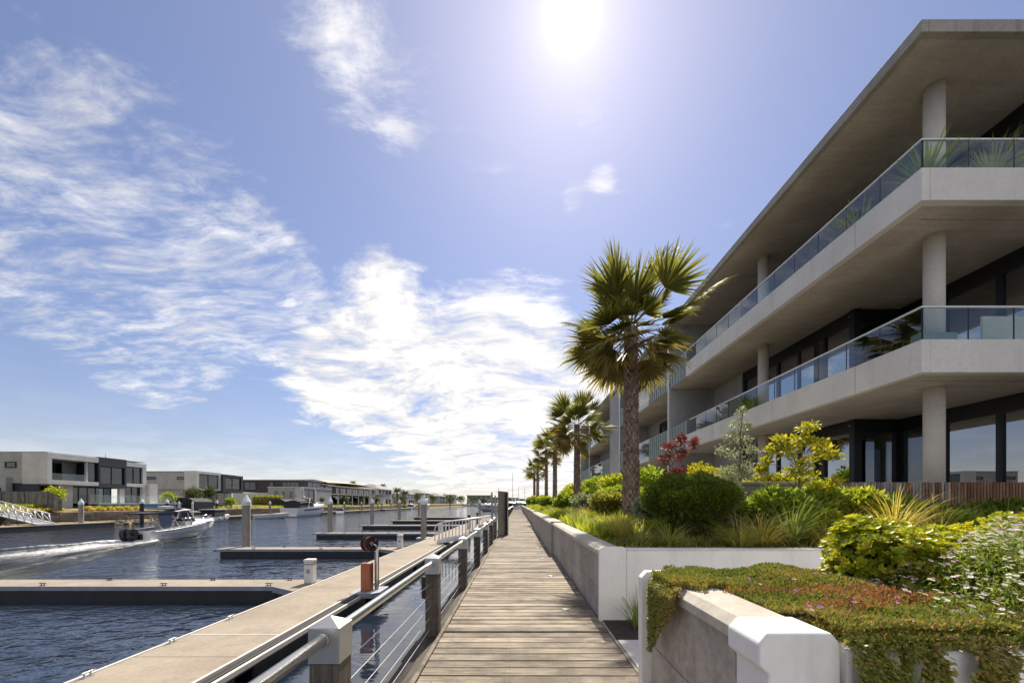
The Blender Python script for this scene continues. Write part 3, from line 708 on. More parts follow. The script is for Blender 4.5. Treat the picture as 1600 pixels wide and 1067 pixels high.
# ================================================================== APARTMENT BUILDING
ab = empty('apartment_building', (9, 12, 1.5), 'three storey concrete apartment building with deep balconies and flat overhanging roof', 'building')
BX, BY0, BY1, BXE = 7.43, 7.31, 17.5, 17.0
LV = [(4.05, 4.30, 4.66, 5.29), (7.21, 7.46, 7.81, 8.39)]    # soffit, floor, upstand top, rail top
def win(parent, p0, p1, z0, z1, n, nrm, curtain=0.0, head=.0, fw=.055, pane=None, frame=None, mid=None):
    """glazed screen from p0 to p1 (x,y): dark frame with n panes; nrm points outward"""
    p0, p1 = Vector((*p0, 0)), Vector((*p1, 0)); d = p1 - p0; L = d.length; d.normalize(); nv = Vector((*nrm, 0)).normalized()
    frame = frame or m_frame; pane = pane or m_pane
    fr = MB(); up = Vector((0, 0, 1)); dep = .05
    def bar(a0, a1, za, zb, dp=dep): fr.obox(p0 + d * ((a0 + a1)/2) + up * ((za + zb)/2), d * ((a1 - a0)/2), nv * dp, up * ((zb - za)/2))
    bar(0, L, z0, z0 + fw); bar(0, L, z1 - fw - head, z1)
    s = L / n
    for i in range(n + 1):
        a = min(max(i * s, fw/2), L - fw/2); bar(a - fw/2, a + fw/2, z0 + fw, z1 - fw - head, dep * .96)
    if mid: bar(fw, L - fw, mid - fw * .4, mid + fw * .4, dep * .9)
    w = fr.build('window', frame, parent)
    for i in range(n):
        a0, a1 = i * s + fw * .5 + .002, (i + 1) * s - fw * .5 - .002
        if a1 - a0 < .02: continue
        off = nv * (.012 if i % 2 else -.012)
        MB().obox(p0 + d * ((a0 + a1)/2) + up * ((z0 + fw + z1 - fw - head)/2) + off, d * ((a1 - a0)/2), nv * .004, up * ((z1 - z0 - 2*fw - head)/2)).build('pane', pane, w)
        if curtain and random.random() < curtain:
            c = MB(); m = 14; zt, zb = z1 - fw - head, z0 + fw + (0 if random.random() < .6 else (z1 - z0) * random.uniform(.2, .5))
            q = [p0 + d * (a0 + (a1 - a0) * j / m) - nv * (.16 + .02 * (j % 2)) for j in range(m + 1)]
            c.add([v + up * zb for v in q] + [v + up * zt for v in q], [(j, j + 1, m + 2 + j, m + 1 + j) for j in range(m)])
            c.build('blind', m_curtain, w)
    return w
# roof and floor slabs
def slab(z0, zf, zu, y0, y1):
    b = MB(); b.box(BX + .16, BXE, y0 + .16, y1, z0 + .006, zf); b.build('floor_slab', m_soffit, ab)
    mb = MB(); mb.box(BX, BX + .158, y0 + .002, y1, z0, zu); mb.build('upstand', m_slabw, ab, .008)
    mb = MB(); mb.box(BX + .1605, BXE, y0, y0 + .158, z0 + .0005, zu); mb.build('upstand', m_slabw, ab, .008)
    # drip groove strips on the soffit
    boxo('drip_strip', m_fascia, ab, BX + .5, BXE, y0 + .50, y0 + .52, z0 - .006, z0 + .0055)
for (z0, zf, zu, zr) in LV:
    slab(z0, zf, zu, BY0, BY1)
    for yj in (8.75, 11.6, 14.5): boxo('panel_joint', m_fascia, ab, BX - .0015, BX + .01, yj, yj + .012, z0 + .003, zu - .003)
    for xj in (9.9, 12.8): boxo('panel_joint', m_fascia, ab, xj, xj + .010, BY0 - .0015, BY0 + .01, z0 + .003, zu - .003)
    # glass balustrade: panels and top rail
    bl = boxo('balustrade', m_alu, ab, BX + .055, BX + .095, BY0 + .06, 17.3, zr - .022, zr + .010)
    y = BY0 + .075
    while y + .845 < 17.4:
        boxo('glass_panel', m_bal, bl, BX + .070, BX + .082, y + .006, y + .839, zu - .05, zr - .024); boxo('glass_joint', m_frame, bl, BX + .066, BX + .086, y - .0055, y + .0055, zu + .002, zr - .024); y += .845
    bl = boxo('balustrade', m_alu, ab, BX + .0955, BXE, BY0 + .055, BY0 + .095, zr - .022, zr + .010)
    x = BX + .09
    while x + .845 < 13.5:
        boxo('glass_panel', m_bal, bl, x + .006, x + .839, BY0 + .070, BY0 + .082, zu - .05, zr - .024); boxo('glass_joint', m_frame, bl, x - .0055, x + .0055, BY0 + .066, BY0 + .086, zu + .002, zr - .024); x += .845
sc_ = boxo('reflection_panel', m_vinyl, ab, 8.9, 14.5, BY0 + .30, BY0 + .34, 4.32, 5.22)  # cream panel added behind the glass to imitate a reflection in it
RZ0, RZ1 = 10.30, 10.53
for yj in (9.6, 12.3, 15.0, 17.8, 20.6): boxo('panel_joint', m_block, ab, BX - .0015, BX + .01, yj, yj + .014, RZ0 + .003, RZ1 - .003)
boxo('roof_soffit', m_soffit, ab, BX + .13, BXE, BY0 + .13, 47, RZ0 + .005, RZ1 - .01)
boxo('roof_fascia', m_fascia, ab, BX, BX + .128, BY0 + .002, 29, RZ0, RZ1, .008)
boxo('roof_fascia', m_fascia, ab, BX, BX + .128, 32, 47, RZ0, RZ1, .008)
boxo('roof_fascia', m_fascia, ab, BX + .1285, BXE, BY0, BY0 + .128, RZ0 + .0005, RZ1, .008)
# round columns on every storey
for (za, zb) in ((1.52, 4.056), (4.30, 7.216), (7.46, 10.305)):
    for y in (8.3, 14.06): MB().lathe((8.69, y, 0), [(.168, za), (.168, zb)], 32).build('column', m_colm, ab)
# glazing line steps in and out along the flats
ST = [(1.53, 4.05), (4.31, 7.20), (7.47, 10.295)]
for lv, (z0, z1) in enumerate(ST):
    cu_ = (.0, .45, .35)[lv]
    win(ab, (9.7, 17.0), (9.7, 11.45), z0, z1, 5, (-1, 0), cu_, .26, .11)
    win(ab, (9.76, 11.45), (10.95, 11.45), z0, z1, 1, (0, -1), 0, .26, .12)
    win(ab, (11.0, 11.38), (11.0, 7.9), z0, z1, 3, (-1, 0), cu_ * .6, .26, .11)
    win(ab, (11.07, 7.9), (16.5, 7.9), z0, z1, 4, (0, -1), .3, .26, .1)
    MB().box(9.62, 9.82, 11.36, 11.54, z0, z1).build('corner_post', m_frame, ab)
    MB().box(10.92, 11.08, 11.36, 11.54, z0 + .001, z1 - .001).build('corner_post', m_frame, ab)
    # rooms behind: floor, back wall, side wall
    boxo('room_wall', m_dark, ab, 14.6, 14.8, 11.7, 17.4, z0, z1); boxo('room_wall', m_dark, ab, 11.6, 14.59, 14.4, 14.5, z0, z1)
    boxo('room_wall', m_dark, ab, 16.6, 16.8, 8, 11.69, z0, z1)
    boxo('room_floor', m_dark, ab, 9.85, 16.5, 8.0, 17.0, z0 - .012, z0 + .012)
    sp_ = boxo('spotlight', m_cap, ab, 9.60, 9.64, 11.50, 11.54, z1 - .18, z1 - .14, .01)
    # party wall at the end of the first flat, wall behind the next balconies
    boxo('party_wall', m_partywall, ab, BX + .02, 9.69, 19.42, 19.62, z0 - .01, z1 + .01)
    boxo('facade_wall', m_partywall, ab, 9.6, 9.8, 17.01, 19.41, z0, z1)
    win(ab, (9.66, 22.0), (9.66, 19.65), z0, z1, 2, (-1, 0), .5, .2, .1)
    boxo('facade_wall', m_partywall, ab, 9.55, 9.8, 22.02, 29, z0, z1)
    win(ab, (9.52, 26.5), (9.52, 24.2), z0 + .02, z1 - .3, 2, (-1, 0), .5, .1, .1)
# flats beyond: slabs, slatted screens, glass and white downpipes
def slat_screen(y0, y1, z0, z1, lab=None):
    s = boxo('slat_screen', m_slatg, ab, BX + .06, BX + .09, y0, y1, z1 - .05, z1)
    n = int((y1 - y0) / .155)
    for i in range(n):
        y = y0 + (i + .5) * (y1 - y0) / n
        boxo('slat', m_slatg, s, BX + .03 + .02 * (i % 2), BX + .06, y - .066, y + .066, z0, z1 - .052)
for (z0, zf, zu, zr) in LV:
    boxo('floor_slab', m_soffit, ab, BX + .10, BXE, 17.505, 29.0, z0 + .008, zf)
    slat_screen(16.6, 17.48, zu + .0, zr) if False else None
    slat_screen(17.52, 19.45, z0, zr); slat_screen(19.75, 22.5, z0, zr)
    b2 = boxo('balustrade', m_alu, ab, BX + .055, BX + .095, 22.52, 29, zr - .022, zr + .01)
    for k in range(5): boxo('glass_panel', m_bal, b2, BX + .07, BX + .082, 22.55 + k * .9, 23.43 + k * .9, z0 + .10, zr - .024)
    slat_screen(27.1, 28.8, z0, zr)
    boxo('slab_edge', m_slabw, ab, BX + .0, BX + .098, 22.52, 27.08, z0, zf, .006)
    # third run of flats
    boxo('floor_slab', m_soffit, ab, BX + .10, BXE, 32.0, 47.0, z0 + .008, zf)
    slat_screen(32.1, 35.0, z0, zr); slat_screen(41.1, 46.9, z0, zr)
    b3 = boxo('balustrade', m_alu, ab, BX + .055, BX + .095, 35.02, 41, zr - .022, zr + .01)
    for k in range(5): boxo('glass_panel', m_bal, b3, BX + .07, BX + .082, 35.05 + k * 1.18, 36.2 + k * 1.18, z0 + .10, zr - .024)
for y in (19.6, 28.95, 41.05): MB().tube([(BX + .03, y, 1.4), (BX + .03, y, 10.29)], .055, 12).build('downpipe', m_postw, ab)
boxo('fin_wall', m_partywall, ab, BX + .01, 12, 29.05, 31.95, 1.0, 9.9, .02)
boxo('fin_wall', m_partywall, ab, 9.7, 10.0, 32, 47, 1.0, 10.3)
for (z0, z1) in ST:
    win(ab, (9.64, 40.5), (9.64, 36.5), z0 + .05, z1 - .35, 2, (-1, 0), .3, .1, .12)
    boxo('party_wall', m_partywall, ab, BX + .05, 9.69, 46.8, 47.0, z0, z1)
boxo('core_wall', m_partywall, ab, 17.05, 24, 7.5, 47, 1.0, 10.2)
boxo('end_wall', m_partywall, ab, 9.81, 17.0, 17.42, 17.6, 1.4, 10.29)
# ================================================================== PLANTS
def scatter(name, tv, tf, P_, T, Nn, S, tone, mt, parent=None):
    """one mesh of many small leaves: template tv/tf (x = length, y = width, z = normal), positions, length dirs, normals, sizes"""
    P_ = np.asarray(P_, float); n = len(P_); T = np.asarray(T, float); Nn = np.asarray(Nn, float)
    T = T / (np.linalg.norm(T, axis=1, keepdims=True) + 1e-9)
    B = np.cross(Nn, T); B /= (np.linalg.norm(B, axis=1, keepdims=True) + 1e-9); Z = np.cross(T, B)
    tv = np.asarray(tv, float); k = len(tv); S = np.asarray(S, float).reshape(n, -1)
    if S.shape[1] == 1: S = np.repeat(S, 3, 1)
    L = tv[None] * S[:, None, :]
    V = P_[:, None] + L[..., 0:1] * T[:, None] + L[..., 1:2] * B[:, None] + L[..., 2:3] * Z[:, None]
    off = np.array(base_of(parent)) if parent is not None else np.zeros(3)
    V = (V - off).reshape(-1, 3)
    fl = np.concatenate([np.asarray(f) for f in tf]); ls = np.array([len(f) for f in tf]); nf = len(tf)
    loops = (fl[None] + (np.arange(n) * k)[:, None]).reshape(-1)
    tot = np.tile(ls, n); start = np.concatenate([[0], np.cumsum(tot)[:-1]])
    me = bpy.data.meshes.new(name)
    me.vertices.add(len(V)); me.vertices.foreach_set('co', V.astype(np.float32).ravel())
    me.loops.add(len(loops)); me.loops.foreach_set('vertex_index', loops.astype(np.int32))
    me.polygons.add(len(tot)); me.polygons.foreach_set('loop_start', start.astype(np.int32))
    at = me.attributes.new('tone', 'FLOAT', 'FACE'); at.data.foreach_set('value', np.repeat(np.asarray(tone, float), nf).astype(np.float32))
    me.update(calc_edges=True); me.validate()
    return link_mesh(name, me, mt, parent)
LEAF = ([(0, 0, 0), (.45, .24, .05), (1, 0, -.04), (.45, -.24, .05), (.5, 0, -.02)], [(0, 4, 1), (1, 4, 2), (2, 4, 3), (3, 4, 0)])
LEAF2 = ([(0, 0, 0), (.5, .22, .06), (1, 0, -.03), (.5, -.22, .06)], [(0, 3, 2, 1)])
OBOV = ([(0, .04, 0), (0, -.04, 0), (.55, -.26, .10), (.92, -.20, .13), (1, 0, .10), (.92, .20, .13), (.55, .26, .10), (.5, 0, .0)], [(0, 1, 7), (1, 2, 7), (2, 3, 7), (3, 4, 7), (4, 5, 7), (5, 6, 7), (6, 0, 7)])
NEEDLE = ([(0, .09, 0), (0, -.09, 0), (.6, -.11, .02), (1, 0, 0), (.6, .11, .02)], [(0, 1, 2, 4), (4, 2, 3)])
def unit(n):
    v = rng.normal(size=(n, 3)); return v / np.linalg.norm(v, axis=1, keepdims=True)
def lumps(n, c, rad, k=9, size=.45, flat=.0, shell=.55):
    """points through a lumpy ellipsoid volume, thicker towards the skin; returns points and outward directions"""
    c = np.asarray(c, float); rad = np.asarray(rad, float)
    d = unit(k); d[:, 2] = np.abs(d[:, 2]) * .9 - flat
    cen = d * (1 - size) * rng.uniform(.75, 1.05, (k, 1)); cen = np.vstack([cen, np.zeros((1, 3))]); sz = np.append(rng.uniform(size * .75, size * 1.15, k), .72)
    wts = sz ** 2; wts /= wts.sum(); idx = rng.choice(k + 1, n, p=wts)
    u = unit(n); r = rng.uniform(shell ** 2, 1, n) ** .5
    p = cen[idx] + u * (sz[idx] * r)[:, None]
    out = u * .7 + p * .6
    return c + p * rad, out / (np.linalg.norm(out, axis=1, keepdims=True) + 1e-9)
def branches(parent, base, tips, r0, mt=m_bark):
    b = MB(); base = Vector(base)
    for t in tips:
        t = Vector(t); mid = base.lerp(t, .5) + Vector((random.uniform(-.06, .06), random.uniform(-.06, .06), .08))
        b.tube([base, base.lerp(mid, .6), mid, t], [r0, r0 * .8, r0 * .6, r0 * .25], 6)
    return b.build('stem', mt, parent)
def shrub(name, label, cat, c, rad, n, leaf, mt, tmpl=LEAF, k=10, size=.45, up=.3, group=None, zcut=None, shell=.5, jitter=.7, dark=.0):
    base = (c[0], c[1], c[2] - rad[2])
    e = empty(name, base, label, cat, group)
    p, o = lumps(n, c, rad, k, size, shell=shell)
    p[:, 2] = np.maximum(p[:, 2], base[2] + .01 + rng.uniform(0, .05, n))
    T = o + unit(n) * jitter; T[:, 2] += up
    Nn = unit(n) * .8 + np.array([0, 0, .9])
    s = leaf * rng.uniform(.6, 1.3, n)
    scatter('foliage', *tmpl, p, T, Nn, s, rng.beta(2, 2, n), mt, e)
    tips = [tuple(p[i]) for i in rng.choice(n, 9, replace=False)]
    branches(e, base, tips, .018 + .012 * rad[0])
    return e
# leaf colours: dark, mid, light
lm_dark = leaf_mat('clipped_shrub_leaf', [(.045, .065, .012), (.095, .125, .018), (.18, .20, .026)], .52)
lm_mid = leaf_mat('mid_green_leaf', [(.085, .125, .018), (.18, .225, .032), (.29, .32, .055)], .55)
lm_lime = leaf_mat('lime_leaf', [(.13, .155, .016), (.24, .26, .026), (.37, .35, .04)], .55)
lm_gold = leaf_mat('golden_green_leaf', [(.15, .15, .012), (.28, .26, .018), (.42, .34, .03)], .48)
lm_succ = leaf_mat('yellow_green_succulent', [(.085, .12, .010), (.20, .23, .012), (.34, .32, .02), (.38, .27, .035)], .40, .35, .5)
lm_red = leaf_mat('maroon_leaf', [(.06, .014, .018), (.15, .034, .04), (.23, .065, .06)], .42)
lm_silver = leaf_mat('silver_leaf', [(.12, .14, .085), (.22, .24, .16), (.36, .37, .28)], .32, .45)
lm_cover = leaf_mat('groundcover_leaf', [(.060, .090, .016), (.12, .15, .026), (.21, .19, .042), (.27, .17, .07), (.30, .14, .08)], .30, .45)
lm_coverr = leaf_mat('red_groundcover_leaf', [(.12, .09, .03), (.25, .10, .05), (.34, .13, .06)], .3)
lm_grass = leaf_mat('olive_grass', [(.10, .11, .022), (.19, .19, .04), (.31, .28, .08)], .42)
lm_ggold = leaf_mat('golden_grass', [(.20, .16, .03), (.36, .28, .06), (.52, .43, .17)], .45)
lm_ggreen = leaf_mat('fresh_grass', [(.08, .11, .022), (.15, .19, .04), (.25, .28, .09)], .42)
lm_frond = leaf_mat('palm_frond', [(.075, .078, .022), (.145, .14, .036), (.23, .205, .06)], .40, .55, .15)
lm_frondb = leaf_mat('drooping_palm_frond', [(.095, .078, .028), (.19, .15, .048), (.30, .235, .085)], .42)
lm_far = leaf_mat('far_leaf', [(.03, .045, .018), (.06, .08, .028), (.11, .125, .045)], .3)
lm_petw = leaf_mat('daisy_petal', [(.66, .50, .54), (.80, .76, .76), (.84, .83, .81)], .3)
lm_petp = leaf_mat('pink_petal', [(.45, .16, .36), (.62, .30, .52), (.70, .45, .62)], .3)

# ---- grass tufts
def tuft_mesh(name, n, h, spread, droop, width, mt):
    vs, fs, tn = [], [], []
    for i in range(n):
        a = random.uniform(0, 2*math.pi); lean = random.random() ** .7 * spread; L = h * random.uniform(.6, 1.15)
        d = Vector((math.cos(a), math.sin(a), 0)); sdv = Vector((-d.y, d.x, 0)) ; r0 = random.uniform(0, .07)
        p = d * r0 + Vector((random.uniform(-.02, .02), random.uniform(-.02, .02), 0)); ang = R(88) - lean; b = len(vs)
        m = 5; w = width * random.uniform(.7, 1.3); tw = random.uniform(-.6, .6); sv = (sdv * math.cos(tw) + d * math.sin(tw))
        for j in range(m + 1):
            t = j / m; ww = w * (1 - t) ** .6 if j else w * .8
            vs += [p + sv * ww, p - sv * ww]
            ang -= droop * (.25 + t) / m * random.uniform(.7, 1.3)
            p = p + (d * math.cos(ang) + Vector((0, 0, 1)) * math.sin(ang)) * (L / m)
        t0 = random.betavariate(2, 2)
        for j in range(m): fs.append((b + 2*j, b + 2*j + 1, b + 2*j + 3, b + 2*j + 2)); tn.append(min(1, t0 * .8 + .25 * j / m))
    me = bpy.data.meshes.new(name); me.from_pydata(vs, [], fs); me.update(); me.materials.append(mt)
    at = me.attributes.new('tone', 'FLOAT', 'FACE'); at.data.foreach_set('value', tn)
    return me
TUFT = {}
for key, mt in (('olive', lm_grass), ('golden', lm_ggold), ('green', lm_ggreen)):
    TUFT[key] = [tuft_mesh('blades', 260, .62, .75, 1.5, .0045, mt), tuft_mesh('blades', 220, .55, .95, 1.9, .0045, mt)]
TUFT['strap'] = [tuft_mesh('blades', 70, .50, .75, .8, .009, lm_ggreen)]
def tuft(key, x, y, z, s, label, group=None):
    e = empty('grass_tuft', (x, y, z), label, 'grass tuft', group, random.uniform(0, 6.28)); e.scale = (s, s, s * random.uniform(.85, 1.1))
    o = bpy.data.objects.new('blades', random.choice(TUFT[key])); COL.objects.link(o); o.parent = e
    return e
tuft('strap', 1.60, 5.28, 0, 1.0, 'strap leaved tuft in the mulch recess by the white corner pier')
# golden and green tufts lining the white wall
row = [(3.75, 6.25, 'golden', 1.05), (4.30, 6.35, 'green', 1.0), (4.78, 6.30, 'golden', .95), (5.15, 6.45, 'golden', 1.1), (5.60, 6.3, 'golden', .95), (6.05, 6.5, 'golden', 1.1), (6.7, 6.45, 'olive', 1.1), (7.5, 6.6, 'olive', 1.3), (8.1, 6.7, 'green', 1.2), (3.35, 6.1, 'olive', .85), (2.35, 6.25, 'olive', .8), (2.0, 6.6, 'olive', .85)]
row = [(x, y - .12, k, s * 1.5) for x, y, k, s in row]
wh = ['right against the round dark shrub', 'fresh green one beside the slender golden tree', 'just past the slender golden tree', 'tallest in the middle of the row', 'fifth along the white wall', 'last before the yellow hedge top', 'behind the yellow hedge', 'tall one before the batten fence', 'farthest along the batten fence', 'low one at the foot of the round shrub', 'thin one below the round shrub', 'short one near the corner pier']
for (x, y, k, s), w_ in zip(row, wh): tuft(k, x, y, bed_z(x, y), s, '%s grass tuft behind the white wall, %s' % (k, w_), 'grass tufts behind the white wall')
# mixed tufts along the block wall towards the palms
pts = [(1.95, 7.6), (2.3, 8.4), (1.9, 8.9), (2.4, 9.4), (2.0, 10.0), (2.5, 10.4), (2.2, 11.2), (1.9, 12.2), (2.6, 12.6), (2.1, 14.2), (2.6, 15.5), (2.0, 16.8), (2.7, 18.0), (2.2, 19.4), (2.0, 22), (2.6, 24), (2.1, 27), (2.5, 30), (2.0, 34), (2.6, 38), (2.1, 43), (2.5, 48)]
for i, (x, y) in enumerate(pts):
    k = ('golden', 'olive', 'green', 'golden', 'olive')[i % 5]
    tuft(k, x, y, bed_z(x, y), .85 + .25 * random.random() + (.2 if y > 13 else 0), '%s grass tuft beside the block wall, %s from the white corner pier' % (k, ORD[i]), 'grass tufts along the block wall')

# low filler planting between them
n = 9000; px_ = np.column_stack([rng.uniform(1.6, 9.2, n), 5.85 + 1.7 * rng.random(n), np.zeros(n)]); px_[:, 2] = [bed_z(a, b) for a, b, _ in px_]
o = scatter('bed_groundcover', *NEEDLE, px_, unit(n) * .6 + np.array([0, 0, 1]), unit(n), np.column_stack([rng.uniform(.05, .12, n), np.full(n, .10), np.full(n, .1)]), rng.random(n), lm_grass); tag(o, 'low grassy underplanting filling the bed behind the white wall', 'groundcover', kind='stuff')
n = 9000; px_ = np.column_stack([rng.uniform(1.6, 3.9, n), 7.6 + 60 * rng.random(n) ** 2, np.zeros(n)]); px_[:, 2] = [bed_z(a, b) for a, b, _ in px_]
o = scatter('border_groundcover', *NEEDLE, px_, unit(n) * .6 + np.array([0, 0, 1]), unit(n), np.column_stack([rng.uniform(.12, .34, n) * (1 + px_[:, 1] * .02), np.full(n, .14), np.full(n, .1)]), rng.random(n), lm_lime); tag(o, 'low yellow green underplanting along the block wall', 'groundcover', kind='stuff')
# ---- shrubs
shrub('round_shrub', 'large rounded dark green clipped shrub behind the white wall', 'shrub', (3.20, 7.25, 1.62), (1.0, .92, .70), 46000, .055, lm_dark, LEAF2, 34, .30, .45, shell=.62, jitter=.7)
# mid-green leafy shrubs in front of the terrace wall
for i, (x, y, z, rx, rz, mt, lb) in enumerate([
    (4.55, 6.95, 1.50, .55, .42, lm_mid, 'bright green leafy shrub touching the round dark shrub'),
    (5.30, 7.10, 1.52, .55, .45, lm_mid, 'bright green leafy shrub below the grey terrace wall'),
    (6.05, 7.05, 1.48, .50, .42, lm_lime, 'lime green leafy shrub where terrace wall meets batten fence'),
    (6.75, 7.10, 1.40, .48, .36, lm_mid, 'green leafy shrub under the silvered battens'),
    (4.9, 6.62, 1.25, .40, .26, lm_lime, 'small lime shrub at the foot of the slender golden tree'), (7.2, 6.75, 1.22, .5, .26, lm_mid, 'low green shrub between golden grass and battens'),
    (7.6, 7.2, 1.30, .60, .32, lm_dark, 'low dark shrub under the brown battens'), (8.7, 7.15, 1.30, .65, .36, lm_dark, 'low dark shrub farthest along the batten fence')]):
    shrub('leafy_shrub', lb, 'shrub', (x, y, z), (rx * 1.2, .5, rz * 1.15), 3600, .125, mt, LEAF, 14, .36, .6, 'leafy shrubs before the terrace')
# hedge and bushes on the terrace side behind the palm
shrub('clipped_hedge', 'low light green clipped hedge behind the palm trunk', 'hedge', (4.4, 12.5, 1.82), (.85, 2.2, .42), 16000, .085, lm_lime, LEAF2, 20, .35, .5, shell=.5)
shrub('red_bush', 'maroon leaved bush in front of the slatted balconies', 'shrub', (4.85, 11.2, 2.25), (.85, .7, .55), 1300, .10, lm_red, LEAF, 9, .42, .4, shell=.2)
shrub('mixed_bush', 'yellow green bush between the maroon bush and the silver sapling', 'shrub', (4.85, 10.2, 2.15), (.66, .6, .60), 3000, .075, lm_gold, LEAF, 12, .42, .3, shell=.2)
shrub('mixed_bush', 'grey green bush at the foot of the silver sapling', 'shrub', (5.15, 9.4, 2.15), (.55, .5, .50), 2200, .07, lm_silver, LEAF, 12, .42, .3, shell=.2)
shrub('yellow_plant', 'bright yellow green low plant on top of the terrace wall', 'plant', (5.35, 8.15, 2.08), (.75, .2, .12), 700, .10, lm_gold, LEAF, 10, .3, .8)
# saplings: slender trunk with separate leaf clumps
def sapling(name, label, cat, base, clumps, mt, n, leaf, r0, tmpl=LEAF, flat=.6):
    e = empty(name, base, label, cat); b = Vector(base)
    top = Vector(clumps[0][0]); trunk = [b, b.lerp(top, .4) + Vector((.03, .02, 0)), b.lerp(top, .75) - Vector((.03, 0, 0)), top]
    t = MB().tube(trunk, [r0, r0 * .8, r0 * .55, r0 * .25], 8)
    for (c, r) in clumps[1:]:
        c = Vector(c); j = max(.3, min(.85, (c.z - .35 - b.z) / (top.z - b.z))); st = b.lerp(top, j)
        t.tube([st, st.lerp(c, .5) + Vector((0, 0, .08)), c], [r0 * .4, r0 * .3, r0 * .12], 6)
    t.build('trunk', m_bark, e)
    Ps, Os = [], []
    for (c, r) in clumps:
        p, o = lumps(n, c, (r, r, r * flat), 7, .42, shell=.1); Ps.append(p); Os.append(o)
    p, o = np.vstack(Ps), np.vstack(Os); m = len(p)
    T = o + unit(m) * .8; T[:, 2] += .15
    scatter('crown', *tmpl, p, T, unit(m) * .7 + np.array([0, 0, 1]), leaf * rng.uniform(.6, 1.3, m), rng.beta(2, 2, m), mt, e)
    return e
def at(px, py, Y): return ((px - 808) / 622 * Y, Y, 1.65 + (786 - py) / 622 * Y)
cl_ = [(at(1262, 668, 7.0), .20), (at(1248, 690, 7.0), .22), (at(1275, 692, 6.9), .18), (at(1218, 690, 7.1), .20), (at(1205, 705, 7.1), .14), (at(1230, 708, 7.0), .20), (at(1290, 705, 7.0), .20), (at(1262, 722, 6.9), .20), (at(1300, 712, 7.1), .13),
       (at(1240, 738, 6.95), .22), (at(1262, 748, 7.0), .22), (at(1195, 722, 7.2), .13), (at(1285, 765, 6.8), .20), (at(1302, 755, 6.8), .15), (at(1190, 735, 7.2), .10)]
sapling('golden_sapling', 'slender young tree with golden green leaf clumps in front of the windows', 'tree', (4.78, 6.95, 1.2), cl_, lm_gold, 150, .085, .022)
cl_ = [(at(1160, 645, 9.3), .14), (at(1150, 665, 9.3), .20), (at(1168, 668, 9.2), .14), (at(1140, 685, 9.3), .22), (at(1162, 690, 9.3), .24), (at(1150, 712, 9.3), .30), (at(1175, 705, 9.3), .18), (at(1128, 705, 9.3), .18), (at(1165, 730, 9.3), .28)]
sapling('silver_sapling', 'wispy grey green olive sapling before the pale balcony slab', 'tree', (5.15, 9.3, 1.5), cl_, lm_silver, 190, .06, .028, flat=1.0)
cl_ = [(at(1045, 700, 12.0), .25), (at(1065, 690, 12.0), .30), (at(1085, 695, 11.8), .25), (at(1040, 718, 12.0), .25), (at(1062, 712, 12.0), .3)]
sapling('red_sapling', 'small maroon leaved tree beside the white downpipe', 'tree', (4.7, 12.0, 1.5), cl_, lm_red, 260, .09, .03, flat=.8)

# ---- front planter: groundcover mat, succulent hedge, daisies
STUB = ([(0, .20, 0), (0, -.20, 0), (.6, -.24, .06), (1, 0, .02), (.6, .24, .06)], [(0, 1, 2, 4), (4, 2, 3)])
def cover_patch(n, fn, mt, leaf, name, label, cat):
    P_ = np.array([fn() for _ in range(n)]); pp, nn = P_[:, :3], P_[:, 3:]
    T = nn + unit(n) * .75
    ptc = .5 + .5 * np.sin(4.1 * pp[:, 0] + 2.0 * np.sin(3.3 * pp[:, 1])) * np.sin(5.3 * pp[:, 1] + 1.7 * pp[:, 0])
    o = scatter(name, *STUB, pp, T, unit(n) * .6 + nn * .2 + np.array([.0, -.3, .4]), leaf * rng.uniform(.6, 1.4, n), np.clip(rng.beta(1.6, 1.9, n) * .75 + .35 * (ptc - .35), 0, 1), mt)
    tag(o, label, cat, kind='stuff'); return o
def hump(x, y): return .03 + .05 * math.sin(3.1 * x + 1.3 * y) * math.sin(2.3 * y - x) + .03 * math.sin(9 * x) * math.sin(8 * y + 2 * x)
def f_top():
    while True:
        x, y = random.uniform(1.22, 4.6), random.uniform(1.88, 3.62)
        if x < 1.505 and (y < 2.86 + .10 * math.sin(x * 23) or y > 3.34): continue
        if x < 1.56 and y < 2.18: continue
        break
    z = 1.0 + max(0, hump(x, y)) + random.uniform(0, .035) + (.035 if x < 1.5 else 0)
    return (x, y, z, 0, -.15, 1)
cover_patch(120000, f_top, lm_cover, .019, 'groundcover', 'low succulent groundcover mat of green and bronze leaves filling the front planter', 'groundcover')
def f_edge():
    x, y = random.uniform(1.57, 4.6), random.uniform(1.885, 2.25)
    return (x, y, .955 + random.uniform(0, .055), 0, -.4, 1)
cover_patch(16000, f_edge, lm_cover, .020, 'edge_groundcover', 'thick fringe of groundcover along the front edge of the planter', 'groundcover')
red_c = [(2.05, 2.55, .24), (2.30, 2.52, .30), (2.45, 2.48, .2), (1.75, 2.75, .25), (1.9, 2.3, .2)]
def f_red():
    c = random.choice(red_c); a = random.uniform(0, 6.28); r = c[2] * random.random() ** .6
    x, y = c[0] + r * math.cos(a) * 1.3, c[1] + r * math.sin(a) * .5
    return (x, y, 1.025 + max(0, hump(x, y)) + random.uniform(0, .035), 0, -.15, 1)
cover_patch(1500, f_red, lm_coverr, .019, 'red_groundcover', 'orange red flushed patches in the groundcover mat', 'groundcover')
